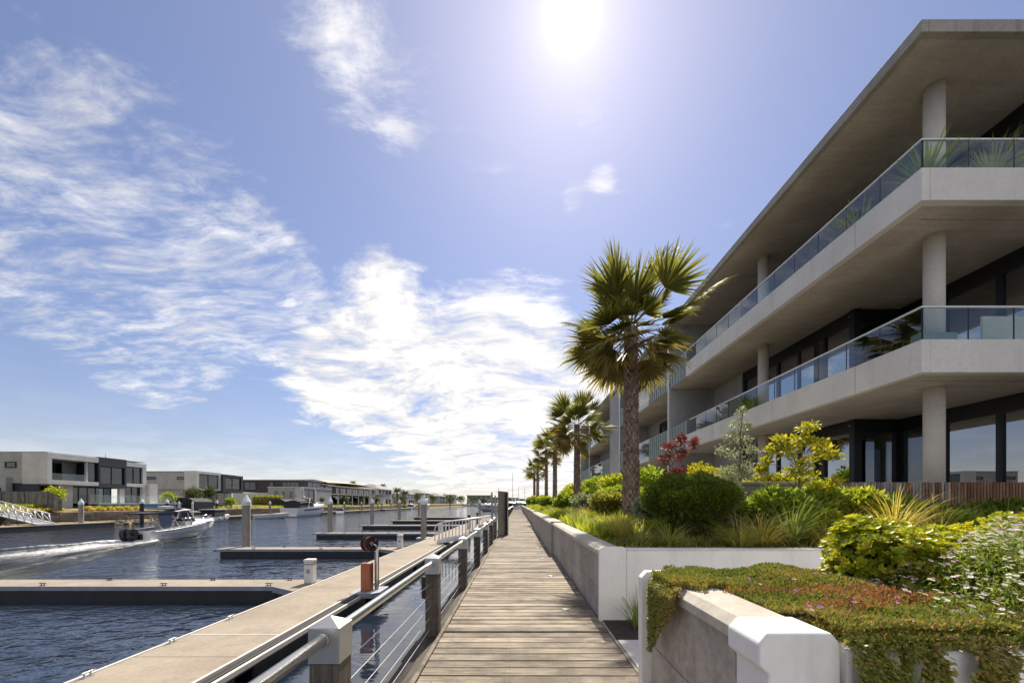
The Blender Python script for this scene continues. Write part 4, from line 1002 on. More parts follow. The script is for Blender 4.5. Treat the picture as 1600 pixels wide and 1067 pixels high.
# drapes over the front wall and over the far end of the low block wall
dr = [(random.uniform(1.6, 2.36), random.uniform(.02, .05)) for _ in range(6)] + [(random.uniform(2.3, 4.6), random.uniform(.02, .05)) for _ in range(6)] + [(1.575, .5), (1.60, .65), (1.63, .6), (1.66, .65), (1.69, .45), (1.775, .30), (1.87, .42), (1.90, .5), (1.94, .36), (2.12, .5), (2.15, .62), (2.18, .6), (2.22, .62), (2.26, .5)] * 2
def f_drape():
    c, L = random.choice(dr); t = random.random() ** 1.15; d = t * L
    x = c + random.gauss(0, (.017 if L > .2 else .05) * (1.15 - .6 * t)) + .012 * math.sin(30 * d + c * 50)
    return (x, 1.885 - .055 * min(1, d / .07) - .03 * random.random(), 1.0 - d + .02 * random.random(), 0, -.8 + .6 * (d < .04), -.5 + (d < .04))
cover_patch(14000, f_drape, lm_cover, .022, 'trailing_groundcover', 'groundcover stems trailing down over the white planter front', 'groundcover')
dr2 = [(3.29 - .011 * k - .006 * random.random(), (.60 - .011 * k) * random.choice((.25, .5, .8, 1.0, 1.0)) + .03) for k in range(44)]
def f_drape2():
    if random.random() < .35: return (1.12 + random.random() * .40, 3.32 - .45 * random.random() ** 1.2, 1.035 + .05 * random.random(), -.3, -.2, 1)
    y, L = random.choice(dr2); t = random.random() ** 1.15; d = t * L
    return (1.165 - .055 * min(1, d / .06) - .03 * random.random(), y + random.gauss(0, .013) + .01 * math.sin(28 * d + y * 70), 1.05 - d, -.8, -.2, -.4)
cover_patch(20000, f_drape2, lm_cover, .019, 'wall_groundcover', 'groundcover spilling over the low block wall beside the boardwalk', 'groundcover')
# a few magenta flowers in the mat
fp = np.array([(random.uniform(1.5, 4.2), random.uniform(1.95, 3.3), 0) for _ in range(46)] + [(1.62, 2.13, 0), (1.60, 2.18, 0), (1.95, 2.3, 0)]); fp[:, 2] = [1.045 + max(0, hump(x, y)) for x, y, _ in fp]
PET = ([(0, 0, 0)] + [(math.cos(a) * (1 if i % 2 else .62), math.sin(a) * (1 if i % 2 else .62), .15) for i, a in enumerate(np.linspace(0, 2*math.pi, 21)[:20])], [(0, 1 + i, 1 + (i + 1) % 20) for i in range(20)])
n = len(fp); o = scatter('magenta_flowers', *PET, fp, unit(n) * .3 + np.array([1, 0, 0]), np.tile([0, -.5, 1.0], (n, 1)) + unit(n) * .3, .016 * rng.uniform(.7, 1.2, n), rng.random(n), lm_petp); tag(o, 'small magenta flowers dotted over the groundcover', 'flowers', kind='stuff')

# succulent hedge: rosettes of rounded leaves over mounded bushes
def rosettes(parent, cen, nrm, size, per=8):
    n = len(cen); P_, T, Nn, S, tn = [], [], [], [], []
    for c, d, s in zip(cen, nrm, size):
        d = d / np.linalg.norm(d); a = np.cross(d, [.3, .2, .9]); a /= np.linalg.norm(a); b = np.cross(d, a); ph = random.uniform(0, 6.28); t0 = random.betavariate(2, 2)
        for k in range(per):
            an = ph + k * 2.4; up = .35 + .9 * k / per; r = a * math.cos(an) + b * math.sin(an)
            P_.append(c); T.append(r + d * up); Nn.append(d - r * .6); S.append(s * (1.1 - .45 * k / per)); tn.append(min(1, max(0, t0 * .75 + .30 * k / per)))
    return scatter('rosettes', *OBOV, np.array(P_), np.array(T), np.array(Nn), np.array(S), np.array(tn), lm_succ, parent)
def succulent(label, c, rad, n, s):
    e = empty('succulent_bush', (c[0], c[1], 1.0), label, 'shrub', 'yellow green succulent hedge in the front planter')
    p, o = lumps(n, c, rad, 12, .40, shell=.75); keep = (p[:, 2] > 1.0); p, o = p[keep], o[keep]
    o[:, 2] += .5
    rosettes(e, p, o, s * rng.uniform(.75, 1.25, len(p)))
    branches(e, (c[0], c[1], 1.0), [tuple(p[i]) for i in range(0, len(p), max(1, len(p) // 12))], .016)
for lb, c, rad, n in [('rounded yellow green succulent bush at the planter end facing the white wall', (2.72, 3.00, 1.17), (.46, .44, .40), 1150),
                      ('middle yellow green succulent bush of the planter hedge', (3.25, 3.10, 1.18), (.50, .44, .42), 1200),
                      ('yellow green succulent bush behind the daisies', (3.85, 3.15, 1.18), (.50, .42, .44), 1000),
                      ('far yellow green succulent bush half hidden by daisies', (4.45, 3.2, 1.18), (.5, .40, .44), 800)]:
    succulent(lb, c, rad, n, .046)
# daisy mound
dz = empty('daisy_mound', (3.1, 2.35, 1.0), 'mound of white and pink daisies beside the yellow hedge', 'flowers')
def mound(n, lift=0.0):
    q = []
    while len(q) < n:
        x, y = random.uniform(2.40, 4.4), random.uniform(2.02, 2.9)
        hgt = .05 + .46 * max(0, min(1, (x - 2.45) / .8)) * max(0, 1 - ((y - 2.5) / .62) ** 2) + .04 * math.sin(9 * x) * math.sin(11 * y)
        if x < 2.75 and random.random() < .6: continue
        q.append((x, y, 1.02 + hgt * (1 - .5 * (random.random() ** 2 if not lift else random.random() ** 6)) + lift))
    return np.array(q)
n = 9000; p = mound(n); scatter('foliage', *LEAF2, p, unit(n) + np.array([0, -.2, .5]), unit(n) + np.array([0, 0, .8]), np.column_stack([.038 * rng.uniform(.6, 1.4, n), .022 * np.ones(n), .03 * np.ones(n)]), rng.beta(2, 2, n), lm_ggreen, dz)
n = 1000; p = mound(n, .035); nn = unit(n) * .45 + np.array([-.1, -.25, 1.0])
fl = scatter('petals', *PET, p, unit(n) * .4 + np.array([1, 0, 0]), nn, (.0150 * rng.uniform(.75, 1.25, n)), rng.random(n) ** .6, lm_petw, dz)
sel = rng.choice(n, 290, replace=False); q = p[sel] + np.array([.012, -.012, .008])
pk_ = scatter('pink_petals', *PET, q, unit(290) * .4 + np.array([1, 0, 0]), nn[sel], .012 * rng.uniform(.7, 1.2, 290), rng.random(290), lm_petp, dz); tag(pk_, kind='stuff'); tag(fl, kind='stuff')
EYE = ([(0, 0, .5)] + [(math.cos(a), math.sin(a), .15) for a in np.linspace(0, 2*math.pi, 7)[:6]], [(0, 1 + i, 1 + (i + 1) % 6) for i in range(6)])
scatter('flower_eyes', *EYE, p + nn / np.linalg.norm(nn, axis=1, keepdims=True) * .002, unit(n) * .4 + np.array([1, 0, 0]), nn, .0042 * np.ones(n), rng.random(n), lm_gold, dz)

# ---- palms
def frond_mesh(name, seed, pet, rad, nl, droop, mt, open_=2.5):
    """fan leaf: petiole along +X, then a pleated fan of narrow segments with hanging tips"""
    r = random.Random(seed); vs, fs, tn = [], [], []
    m = 6; w = .022
    for j in range(m + 1):
        t = j / m; x = pet * t; z = -.10 * pet * t * t
        vs += [(x, w * (1 - .5 * t), z), (x, -w * (1 - .5 * t), z), (x, 0, z - .02)]
    for j in range(m):
        a = 3 * j; fs += [(a, a + 3, a + 4, a + 1), (a + 1, a + 4, a + 5, a + 2), (a + 2, a + 5, a + 3, a)]; tn += [.75] * 3
    hub = Vector((pet, 0, -.10 * pet))
    for k in range(nl):
        u = (k + .5) / nl * 2 - 1; ang = u * open_ / 2 * 1.0 + r.uniform(-.05, .05); dj = r.choice((.6, .9, 1.0, 1.3, 2.2)); L = rad * (1 - .22 * abs(u) ** 2) * r.uniform(.88, 1.08)
        d = Vector((math.cos(ang), math.sin(ang), .12 * math.cos(ang) - .05 * abs(u))); sd_ = Vector((-math.sin(ang), math.cos(ang), 0)); tw = r.choice((-1, 1)) * .35
        b = len(vs); segs = 6; p = hub.copy(); dz_ = 0.0; t0 = r.betavariate(2, 2)
        for j in range(segs + 1):
            t = j / segs; ww = (rad * open_ / nl * .47) * min(t / .42 + .06, 1) * (1 if t < .42 else max(.05, 1 - (t - .42) / .60))
            s = sd_ * ww + Vector((0, 0, tw * ww))
            vs += [p + s, p - s]
            dd = (d + Vector((0, 0, -dz_))).normalized(); p = p + dd * (L / segs)
            dz_ += droop * dj * (max(0, t - .35) ** 1.3) * r.uniform(.8, 1.3)
        for j in range(segs): fs.append((b + 2*j, b + 2*j + 2, b + 2*j + 3, b + 2*j + 1)); tn.append(min(1, t0 * .7 + .3 * max(0, j / segs - .3)))
    me = bpy.data.meshes.new(name); me.from_pydata([tuple(v) for v in vs], [], fs); me.update(); me.materials.append(mt)
    a_ = me.attributes.new('tone', 'FLOAT', 'FACE'); a_.data.foreach_set('value', tn)
    return me
FRU = [frond_mesh('frond', s, p_, r_, 32, .45, lm_frond, o_) for s, p_, r_, o_ in ((1, .35, 1.0, 2.0), (2, .85, 1.0, 2.3), (3, 1.0, .95, 2.5), (11, .28, .8, 2.4))]
FRM = [frond_mesh('frond', s, p_, r_, 34, 1.1, lm_frond, o_) for s, p_, r_, o_ in ((7, .75, 1.05, 2.5), (8, .95, 1.05, 2.8), (9, 1.15, 1.0, 2.6))]
FRD = [frond_mesh('frond', s, p_, r_, 34, 1.9, lm_frondb, o_) for s, p_, r_, o_ in ((4, .45, 1.1, 2.5), (5, .75, 1.1, 2.8), (6, 1.0, 1.0, 2.6))]
m_ptrunk = mat('palm_trunk_fibre', (.125, .075, .055), .95, 0, .45, 5, col2=(.21, .145, .11), b=.8, bscale=30, bdist=.03)
m_pboot = mat('palm_leaf_base', (.17, .11, .085), .9, 0, .5, 6, col2=(.31, .225, .18), b=.5, bscale=40, bdist=.01)
def trunk_meshes(H, r0, r1):
    t = MB(); prof = []
    for j in range(26):
        z = H * j / 25; rr = r0 + (r1 - r0) * (z / H) + (.05 * math.exp(-z * 2.2)); prof.append((rr * (1 + .03 * math.sin(j * 2.1)), z))
    t.lathe((0, 0, -.25), prof + [(.02, H + .02)], 18)
    b = MB(); rows = int(H / .115)
    for i in range(rows):
        z = -.2 + i * .115; rr = r0 + (r1 - r0) * (z / H) + .05 * math.exp(-max(z, 0) * 2.2); nk = 11
        for k in range(nk):
            if random.random() < .10: continue
            a = 2 * math.pi * (k + .5 * (i % 2)) / nk + random.uniform(-.10, .10); d = Vector((math.cos(a), math.sin(a), 0)); s = Vector((-d.y, d.x, 0))
            w = rr * .235 * random.uniform(.75, 1.1); hh = random.uniform(.09, .135); o_ = random.uniform(.014, .042); z_ = z + random.uniform(-.02, .02)
            p = d * (rr - .008) + Vector((0, 0, z_))
            b.add([p - s*w, p + s*w, p + s*w*.62 + Vector((0, 0, hh)) + d * o_, p - s*w*.62 + Vector((0, 0, hh)) + d * o_, p - s*w*.5 + Vector((0, 0, hh * 1.02)) - d*.01, p + s*w*.5 + Vector((0, 0, hh * 1.02)) - d*.01],
                  [(0, 1, 2, 3), (3, 2, 5, 4), (0, 3, 4), (1, 5, 2)])
    return t, b
def palm(label, x, y, z, H, r0, n, spread, seed, s=1.0):
    rr = random.Random(seed)
    e = empty('palm_tree', (x, y, z), label, 'palm tree', 'fan palms in a row beside the boardwalk')
    t, b = trunk_meshes(H, r0, r0 * .74)
    for q in (t, b): q.v = [(a + x, c_ + y, d + z) for a, c_, d in q.v]
    tk = t.build('trunk', m_ptrunk, e); bo = b.build('leaf_bases', m_pboot, tk); tag(bo, kind='stuff')
    for i in range(n):
        u = (i + .5) / n; el = R(82) - R(132) * u ** .82 + rr.uniform(-.28, .28); az = i * 2.39996 + rr.uniform(-.55, .55)
        me = rr.choice(FRU if u < .42 else (FRM if u < .72 else FRD))
        o = bpy.data.objects.new('frond', me); COL.objects.link(o); o.parent = e
        o.location = (.10 * math.cos(az), .10 * math.sin(az), H - .05 - .55 * u + .1 * (1 - u))
        o.rotation_euler = Euler((rr.uniform(-.8, .8), -el, az), 'XYZ'); k = s * spread * rr.uniform(.80, 1.18); o.scale = (k, k, k)
    return e
PB = .98
palm('tall fan palm nearest the round dark shrub', 3.20, 11.2, PB + .1, 5.75, .235, 60, 1.03, 1)
palm('second fan palm of the row, lower with full crown', 3.22, 21.4, PB + .1, 5.05, .19, 52, .98, 2)
palm('third fan palm of the row', 3.2, 33.7, PB, 6.2, .20, 34, .98, 3)
palm('fourth fan palm of the row', 3.2, 43.6, PB, 6.6, .20, 34, .95, 4)
palm('fifth fan palm of the row', 3.2, 62, PB, 6.2, .26, 32, 1.05, 5)
palm('sixth and last fan palm of the row', 3.2, 74, PB, 6.8, .26, 32, 1.1, 6)

# ---- planting further along the bed and balcony pots
spots = [(3.0, 9.0, .45, .38, lm_silver, 'small grey green shrub left of the tall palm foot'), (2.9, 13.0, .6, .5, lm_grass, 'olive shrub just behind the tall palm'), (3.4, 14.6, .75, .6, lm_mid, 'mid green shrub between first and second palms'), (2.8, 16.6, .6, .5, lm_silver, 'silvery shrub between first and second palms'), (3.5, 18.5, .8, .65, lm_lime, 'lime shrub before the second palm'), (2.9, 24.5, .7, .6, lm_mid, 'mid green shrub beyond the second palm'),
         (3.6, 28, .9, .75, lm_lime, 'lime shrub before the third palm'), (2.8, 37, .8, .6, lm_mid, 'green shrub beyond the third palm'), (3.4, 50, 1.2, .8, lm_lime, 'light green shrub beyond the fourth palm'), (2.9, 57, 1.0, .7, lm_mid, 'green shrub before the fifth palm'), (3.4, 68, 1.4, .9, lm_lime, 'light green shrub between the last palms'), (3.0, 82, 1.4, .9, lm_mid, 'green shrub beyond the last palm'),
         (5.4, 16.5, .9, .9, lm_mid, 'green bush under the slatted balconies'), (5.2, 21, 1.0, .9, lm_lime, 'lime bush under the slatted balconies'), (5.3, 27, 1.2, 1.0, lm_mid, 'green bush before the concrete fin wall'), (5.4, 36, 1.4, 1.1, lm_lime, 'lime bush beyond the concrete fin wall')]
for (x, y, r, hz, mt, lb) in spots:
    z0 = bed_z(x, y) if x < 4 else 1.5
    shrub('garden_shrub', lb, 'shrub', (x, y, z0 + hz), (r, r * 1.1, hz), 2600, .11 + .0025 * y, mt, LEAF, 12, .42, .4, 'shrubs along the garden bed', shell=.3)
YUC = tuft_mesh('blades', 90, 1.0, 1.15, .35, .026, lm_mid)
for (x, y, z, s, lb) in ((7.98, 7.80, 7.88, .80, 'spiky yucca behind the glass at the top balcony corner'), (9.3, 7.8, 7.88, .85, 'spiky yucca behind the glass along the top balcony'), (7.85, 7.7, 4.72, .32, 'spreading potted plant at the middle balcony corner'), (7.85, 9.1, 7.84, .7, 'spiky yucca behind the side glass of the top balcony'), (7.85, 13.3, 4.6, .7, 'potted palm behind the side glass of the middle balcony')):
    e = empty('balcony_plant', (x, y, z), lb, 'potted plant', 'plants on the balconies')
    o = bpy.data.objects.new('blades', YUC); COL.objects.link(o); o.parent = e; o.scale = (s, s, s); o.rotation_euler.z = random.uniform(0, 6)
    MB().lathe((x, y, z), [(.12, -.40), (.16, -.05), (.17, 0), (.15, 0), (.14, -.03)], 16).build('pot', m_frame, e)
pt = empty('planter_box', (8.1, 7.62, 4.4), 'dark planter box at the middle balcony corner', 'planter')
boxo('box', m_slatg, pt, 7.62, 8.30, 7.50, 7.72, 4.32, 4.87, .01)
n = 500; e = empty('balcony_flowers', (9.0, 7.6, 7.6), 'low yellowish plants behind the glass along the top balcony', 'plants')
p = np.column_stack([rng.uniform(8.0, 11, n), rng.uniform(7.50, 7.75, n), rng.uniform(7.70, 7.98, n)]); scatter('foliage', *LEAF, p, unit(n) + np.array([0, 0, .8]), unit(n), .07 * rng.uniform(.6, 1.3, n), rng.random(n), lm_gold, e)
boxo('trough', m_frame, e, 7.98, 11.0, 7.50, 7.76, 7.47, 7.72)
# ================================================================== OPPOSITE BANK: houses
m_rend = concrete_mat('grey_house_render', (.33, .32, .31), (.42, .41, .40), 0, .85, .12)
m_rendl = concrete_mat('pale_house_render', (.52, .50, .47), (.62, .60, .56), 0, .85, .08)
m_charc = mat('charcoal_cladding', (.035, .037, .042), .55, .1, .15, 1)
m_hpane = glass_mat('house_pane', (.22, .26, .28), .06, 1.5)
m_roofgold = mat('sand_metal_roof', (.52, .40, .24), .5, .1, .08, .5)
m_tile = mat('grey_roof_tile', (.20, .20, .21), .8, 0, .2, 1)
m_beige = mat('beige_house_render', (.42, .39, .34), .85, 0, .08, .8)
def hwin(h, face, a0, a1, z0, z1, n, at_, curtain=0.0, frame=None, fw=.09):
    """window on a house: face 'x' looks over the water (+X), 'y' looks to -Y"""
    if face == 'x': return win(h, (at_, a0), (at_, a1), z0, z1, n, (1, 0), curtain, 0, fw, m_hpane, frame)
    return win(h, (a0, at_), (a1, at_), z0, z1, n, (0, -1), curtain, 0, fw, m_hpane, frame)
G = 1.25
# --- first house: white framed balcony, charcoal box, tall glazing
h1 = empty('house', (-58, 54, G), 'two storey grey house with white balcony frame and charcoal box', 'house')
boxo('wall', m_rend, h1, -70, -56.02, 47.5, 47.75, 4.05, 7.72)
boxo('wall', m_rend, h1, -70, -66.5, 46.6, 47.49, G - .4, 4.75); boxo('wall', m_rend, h1, -66.5, -60.2, 46.9, 47.49, G - .4, 4.72)
boxo('wall', m_charc, h1, -60.2, -57.2, 47.6, 47.8, G - .4, 4.04)
boxo('roof', m_rend, h1, -70, -56.3, 47.5, 60.2, 7.725, 7.82)
boxo('wall', m_rendl, h1, -70, -59.2, 47.8, 60, 4.3, 7.7)                                     # body behind
# white frame round the balcony
boxo('balcony_frame', m_rendl, h1, -59, -56, 47.49, 53.3, 7.05, 7.72, .02); boxo('balcony_frame', m_rendl, h1, -59, -56, 47.48, 53.3, 3.95, 4.45, .02)
boxo('balcony_frame', m_rendl, h1, -59, -56, 47.46, 47.95, 4.451, 7.049)
hwin(h1, 'x', 48.0, 51.5, 4.46, 6.75, 4, -58.9, .3)
boxo('wall', m_rendl, h1, -59.15, -58.95, 51.55, 53.2, 4.46, 7.04); boxo('column', m_rendl, h1, -56.4, -56.15, 51.9, 52.1, 4.46, 7.04)
hwin(h1, 'x', 52.15, 53.25, 4.46, 7.03, 1, -56.3)
boxo('balcony_glass', m_bal, h1, -56.10, -56.08, 48.0, 51.85, 4.46, 5.3)
boxo('charcoal_box', m_charc, h1, -59, -56.0, 53.32, 57.1, 6.65, 7.86, .01); boxo('charcoal_box', m_charc, h1, -59, -56.0, 53.32, 57.1, 3.78, 4.25, .01)
boxo('charcoal_box', m_charc, h1, -59, -56.01, 53.32, 53.55, 4.251, 6.649); boxo('charcoal_box', m_charc, h1, -59, -56.01, 56.85, 57.1, 4.251, 6.649)
hwin(h1, 'x', 53.6, 56.8, 4.26, 6.64, 2, -56.25, .3)
boxo('balcony_frame', m_rendl, h1, -59, -56.02, 57.12, 60.2, 6.95, 7.55, .02); boxo('balcony_frame', m_rendl, h1, -59, -56.02, 57.12, 59.6, 4.05, 4.5, .02); boxo('balcony_frame', m_rendl, h1, -59, -56.03, 59.62, 60.2, G, 6.949)
hwin(h1, 'x', 57.2, 59.58, 4.52, 6.93, 2, -56.3, .2)
boxo('wall', m_rendl, h1, -58.2, -56.9, 49.4, 51.0, G - .4, 3.94)
hwin(h1, 'x', 51.05, 56.3, G + .05, 3.77, 5, -57.4, .2); boxo('column', m_rendl, h1, -56.6, -56.2, 56.35, 57.0, G - .3, 3.77)
hwin(h1, 'x', 57.1, 59.6, G + .05, 4.04, 2, -56.5, .2)
boxo('wall', m_rendl, h1, -60, -55.6, 60.25, 61.6, G - .3, 4.6)
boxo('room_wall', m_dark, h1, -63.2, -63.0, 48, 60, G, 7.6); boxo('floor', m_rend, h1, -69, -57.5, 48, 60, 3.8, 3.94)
hwin(h1, 'y', -63.1, -61.9, 5.9, 6.6, 1, 47.44, 0, m_frame); hwin(h1, 'y', -61.0, -59.7, 5.9, 6.6, 1, 47.44, 0, m_frame)
hwin(h1, 'y', -63.0, -60.8, 2.7, 3.5, 1, 46.84, 0, m_frame)
MB().tube([(-62, 60, 7.6), (-62, 60, 9.2)], .05, 6).build('flue', m_walers, h1)
# glazed pool with tinted wall
pl = empty('pool', (-55.5, 57, .9), 'raised swimming pool with blue green glass wall before the grey house', 'pool')
mgrn = mat('green_pool_wall', (.05, .21, .17), .25, 0, .2, 2); mblu = mat('blue_pool_wall', (.06, .17, .34), .25, 0, .2, 2)
boxo('pool_wall', mgrn, pl, -54.9, -54.6, 52.0, 55.4, .55, 1.55); boxo('pool_wall', mblu, pl, -54.9, -54.6, 55.42, 66, .55, 1.55); boxo('pool_rim', m_white, pl, -56, -54.55, 52, 66, 1.552, 1.64)
for k in range(9): boxo('fence_glass', m_bal, pl, -54.75, -54.74, 51 + k * 1.6, 52.5 + k * 1.6, 1.642, 2.75)
# --- second house
h2 = empty('house', (-59, 74, G), 'pale two storey house with cantilevered white and charcoal window boxes', 'house')
boxo('wall', m_rend, h2, -65.5, -56.8, 69.6, 80, 4.1, 7.15); boxo('roof', m_rend, h2, -65.6, -56.7, 69.5, 80.2, 7.152, 7.26)
boxo('wall', m_rend, h2, -64, -58.0, 69.8, 80, G - .4, 4.09)
boxo('window_box', m_rendl, h2, -58, -55.9, 69.4, 70.0, 3.95, 7.30); boxo('window_box', m_rendl, h2, -58, -55.9, 70.001, 74.6, 6.85, 7.30); boxo('window_box', m_rendl, h2, -58, -55.9, 70.001, 74.6, 3.95, 4.3); boxo('window_box', m_rendl, h2, -58, -55.9, 74.61, 75.2, 3.95, 7.3)
hwin(h2, 'x', 70.1, 74.5, 4.35, 6.8, 2, -56.1, .5)
boxo('window_box', m_charc, h2, -58, -55.6, 75.25, 75.7, 3.7, 7.1); boxo('window_box', m_charc, h2, -58, -55.6, 75.701, 80.2, 6.6, 7.1); boxo('window_box', m_charc, h2, -58, -55.6, 75.701, 80.2, 3.7, 4.3); boxo('window_box', m_charc, h2, -58, -55.6, 80.21, 80.8, 3.7, 7.1)
hwin(h2, 'x', 75.8, 80.1, 4.35, 6.55, 2, -55.8, .5); hwin(h2, 'x', 70, 80, G, 3.7, 5, -57.4, .2)
hwin(h2, 'y', -65.0, -63.2, 5.8, 6.3, 1, 69.55, 0, m_frame); hwin(h2, 'y', -59.4, -57.6, 5.8, 6.3, 1, 69.55, 0, m_frame)
boxo('room_wall', m_dark, h2, -60.5, -60.3, 70, 80, G, 7.0)
# --- third house: long dark upper floor over grey block
h3 = empty('house', (-60, 106, G), 'long low house with dark upper floor and grey ground floor block', 'house')
boxo('wall', m_charc, h3, -73.5, -56.4, 106, 124, 4.6, 7.7); boxo('roof', m_rend, h3, -73.6, -56.2, 105.8, 124, 7.702, 7.95)
boxo('wall', m_rendl, h3, -75, -59, 104.9, 105.9, G - .4, 4.4)
boxo('wall', m_rend, h3, -63.5, -55, 101.5, 118, G - .4, 5.6); boxo('parapet', m_rendl, h3, -63.6, -54.9, 101.4, 118, 5.602, 5.85)
for (a, b, n) in ((-72.6, -69.5, 2), (-66, -64.8, 1), (-62.5, -58, 4)): hwin(h3, 'y', a, b, 5.2, 7.3, n, 105.93, .4)
hwin(h3, 'x', 107, 122, 5.95, 7.4, 6, -56.32, .3)
for a in (-61.9, -60.0, -58.1): hwin(h3, 'y', a, a + 1.1, 3.1, 4.9, 1, 101.44, .7, m_rendl)
boxo('window_box', m_rendl, h3, -56.4, -54.7, 101.2, 101.6, 2.2, 5.5); boxo('window_box', m_rendl, h3, -55.2, -54.6, 101.7, 102.1, 2.2, 5.5); boxo('window_box', m_rendl, h3, -55.2, -54.6, 107.6, 108, 2.2, 5.5)
hwin(h3, 'x', 102.2, 107.5, 2.6, 5.0, 2, -54.85, .2)
# --- fourth house: curved sand coloured roof with verandas
h4 = empty('house', (-60, 135, G), 'house with long curved sand coloured roof and open verandas', 'house')
b = MB()
def rf(u, v):
    return (-55 - 14 * v, 116 + 40 * u, 6.9 + 1.7 * math.sin(math.pi * (.15 + .85 * v)) * (1 - .25 * u) + .5 * math.sin(math.pi * u))
b.grid(rf, 16, 10); b.grid(lambda u, v: (lambda q: (q[0], q[1], q[2] - .3))(rf(u, 1 - v)), 16, 10)
b.build('roof', m_roofgold, h4); boxo('roof_edge', m_roofgold, h4, -55.15, -55, 116, 156, 6.7, 7.0)
boxo('wall', m_beige, h4, -68, -57.5, 116.5, 156, G - .3, 6.9); boxo('veranda_floor', m_beige, h4, -57.5, -55.2, 117, 155, 4.3, 4.55); boxo('wall', m_beige, h4, -66, -55.4, 116.3, 117, G, 4.2)
for k in range(8): boxo('column', m_rendl, h4, -55.5, -55.25, 118 + k * 5.2, 118.25 + k * 5.2, G - .3, 6.8)
for k in range(7):
    hwin(h4, 'x', 118.6 + k * 5.2, 122.6 + k * 5.2, 4.6, 6.6, 2, -57.42, .3); hwin(h4, 'x', 118.6 + k * 5.2, 122.6 + k * 5.2, G, 4.0, 2, -57.42, .3)
# --- fifth: white hipped roof villa; sixth pale villa
def villa(label, x0, x1, y0, y1, zt, rz, wall, lower=None):
    v = empty('house', ((x0 + x1)/2, (y0 + y1)/2, G), label, 'house')
    boxo('wall', wall, v, x0, x1, y0, y1, G - .5, zt)
    e = .7; cx, cy = (x0 + x1)/2, (y0 + y1)/2; dx, dy = (x1 - x0)*.12, (y1 - y0)*.2
    MB().add([(x0-e, y0-e, zt), (x1+e, y0-e, zt), (x1+e, y1+e, zt), (x0-e, y1+e, zt), (cx-dx, cy-dy, rz), (cx+dx, cy-dy, rz), (cx+dx, cy+dy, rz), (cx-dx, cy+dy, rz)], [(3,2,1,0), (0,1,5,4), (1,2,6,5), (2,3,7,6), (3,0,4,7), (4,5,6,7)]).build('roof', m_tile, v)
    if lower:
        a0, a1, b0, b1, z = lower; boxo('wall', wall, v, a0, a1, b0, b1, G - .5, z); boxo('porch_roof', m_tile, v, a0 - .4, a1 + .5, b0 - .5, b1, z + .002, z + .5)
        for k in range(3): hwin(v, 'y', a0 + .6 + k * (a1 - a0)/3, a0 + 1.8 + k * (a1 - a0)/3, G + .4, z - .5, 1, b0 - .06)
    n = 3
    for k in range(n): hwin(v, 'y', x0 + .8 + k * (x1 - x0)/n, x0 + 2.2 + k * (x1 - x0)/n, zt - 2.0, zt - .6, 1, y0 - .06)
    for k in range(4): hwin(v, 'x', y0 + 1 + k * (y1 - y0)/4, y0 + 3 + k * (y1 - y0)/4, zt - 2.1, zt - .6, 1, x1 + .06); hwin(v, 'x', y0 + 1 + k * (y1 - y0)/4, y0 + 3 + k * (y1 - y0)/4, G, G + 2.1, 1, x1 + .06)
    return v
villa('white two storey villa with hipped grey roof beside the palms', -68, -58, 166, 184, 7.6, 9.9, m_rendl, (-66, -55, 162, 166, 4.6))
villa('small pale villa just beyond the pair of date palms', -66, -57, 205, 220, 6.5, 8.6, m_rendl, (-63, -56, 201, 205, 4.2))
villa('grey hipped villa in the middle of the far row', -70, -58, 245, 265, 7.8, 10.4, m_beige)
villa('brown hipped villa toward the end of the far row', -70, -58, 300, 322, 7.0, 9.6, m_beige)
for k, (x0, x1, y, zt, mt) in enumerate([(-52, -26, 412, 9.5, m_beige), (-38, -12, 424, 7.5, m_rendl), (-22, 2, 415, 6.8, m_rend), (-85, -60, 380, 9.0, m_rendl), (20, 52, 430, 7.2, m_beige)]):
    v = empty('house', ((x0 + x1)/2, y, .5), ['wide beige terrace house at the end of the basin', 'pale flat roofed house at the end of the basin', 'grey flat roofed house by the gate screens, end of the basin', 'pale block behind the flybridge cruiser', 'low beige building seen past the palms'][k], 'house', 'houses closing the basin')
    boxo('wall', mt, v, x0, x1, y, y + 14, 0, zt); boxo('roof', m_tile, v, x0 - .5, x1 + .5, y - .6, y + 14, zt + .002, zt + .5); boxo('wall', m_rendl, v, x0 + 3, x1 - 8, y - 3, y - .05, 0, zt * .55)
    for j in range(5):
        a = x0 + 1.2 + j * (x1 - x0 - 2)/5; hwin(v, 'y', a, a + (x1 - x0)/8, zt - 3, zt - .8, 2, y - .12, 0, None, .15)

# --- fences, lawn, planting on the opposite bank
pf = empty('paling_fence', (-60, 46.2, 1), 'weathered grey timber paling fence on the lawn by the grey house', 'fence')
x = -69.0; me_p = None
m_pal = plank_mat('grey_paling', (.17, .15, .13), (.29, .26, .23), 'z')
while x < -52.9:
    top = 3.02 if x < -54.3 else 3.02 - (x + 54.3) * .9 * .75
    boxo('paling', m_pal, pf, x, x + .145, 46.2, 46.225 + .01 * random.random(), .8, top); x += .15
for k in range(6): boxo('fence_post', m_pal, pf, -68 + k * 2.7, -67.88 + k * 2.7, 46.07, 46.19, .8, 3.0)
o = MB().grid(lambda u, v: (-53.1 - 22 * v, 24 + 22.1 * u, .50 + .85 * min(1, v * 6) + .35 * u ** 6), 30, 16).build('lawn', m_lawn); tag(o, kind='structure')
def far_grass(n, x0, x1, y0, y1, z, hgt, mt, name, label):
    p = np.column_stack([rng.uniform(x0, x1, n), rng.uniform(y0, y1, n), np.full(n, z)])
    o = scatter(name, *NEEDLE, p, unit(n) * .5 + np.array([0, 0, 1.2]), unit(n), np.column_stack([hgt * rng.uniform(.5, 1.3, n), np.full(n, .28), np.full(n, .2)]), rng.random(n), mt); tag(o, label, 'grass', kind='stuff')
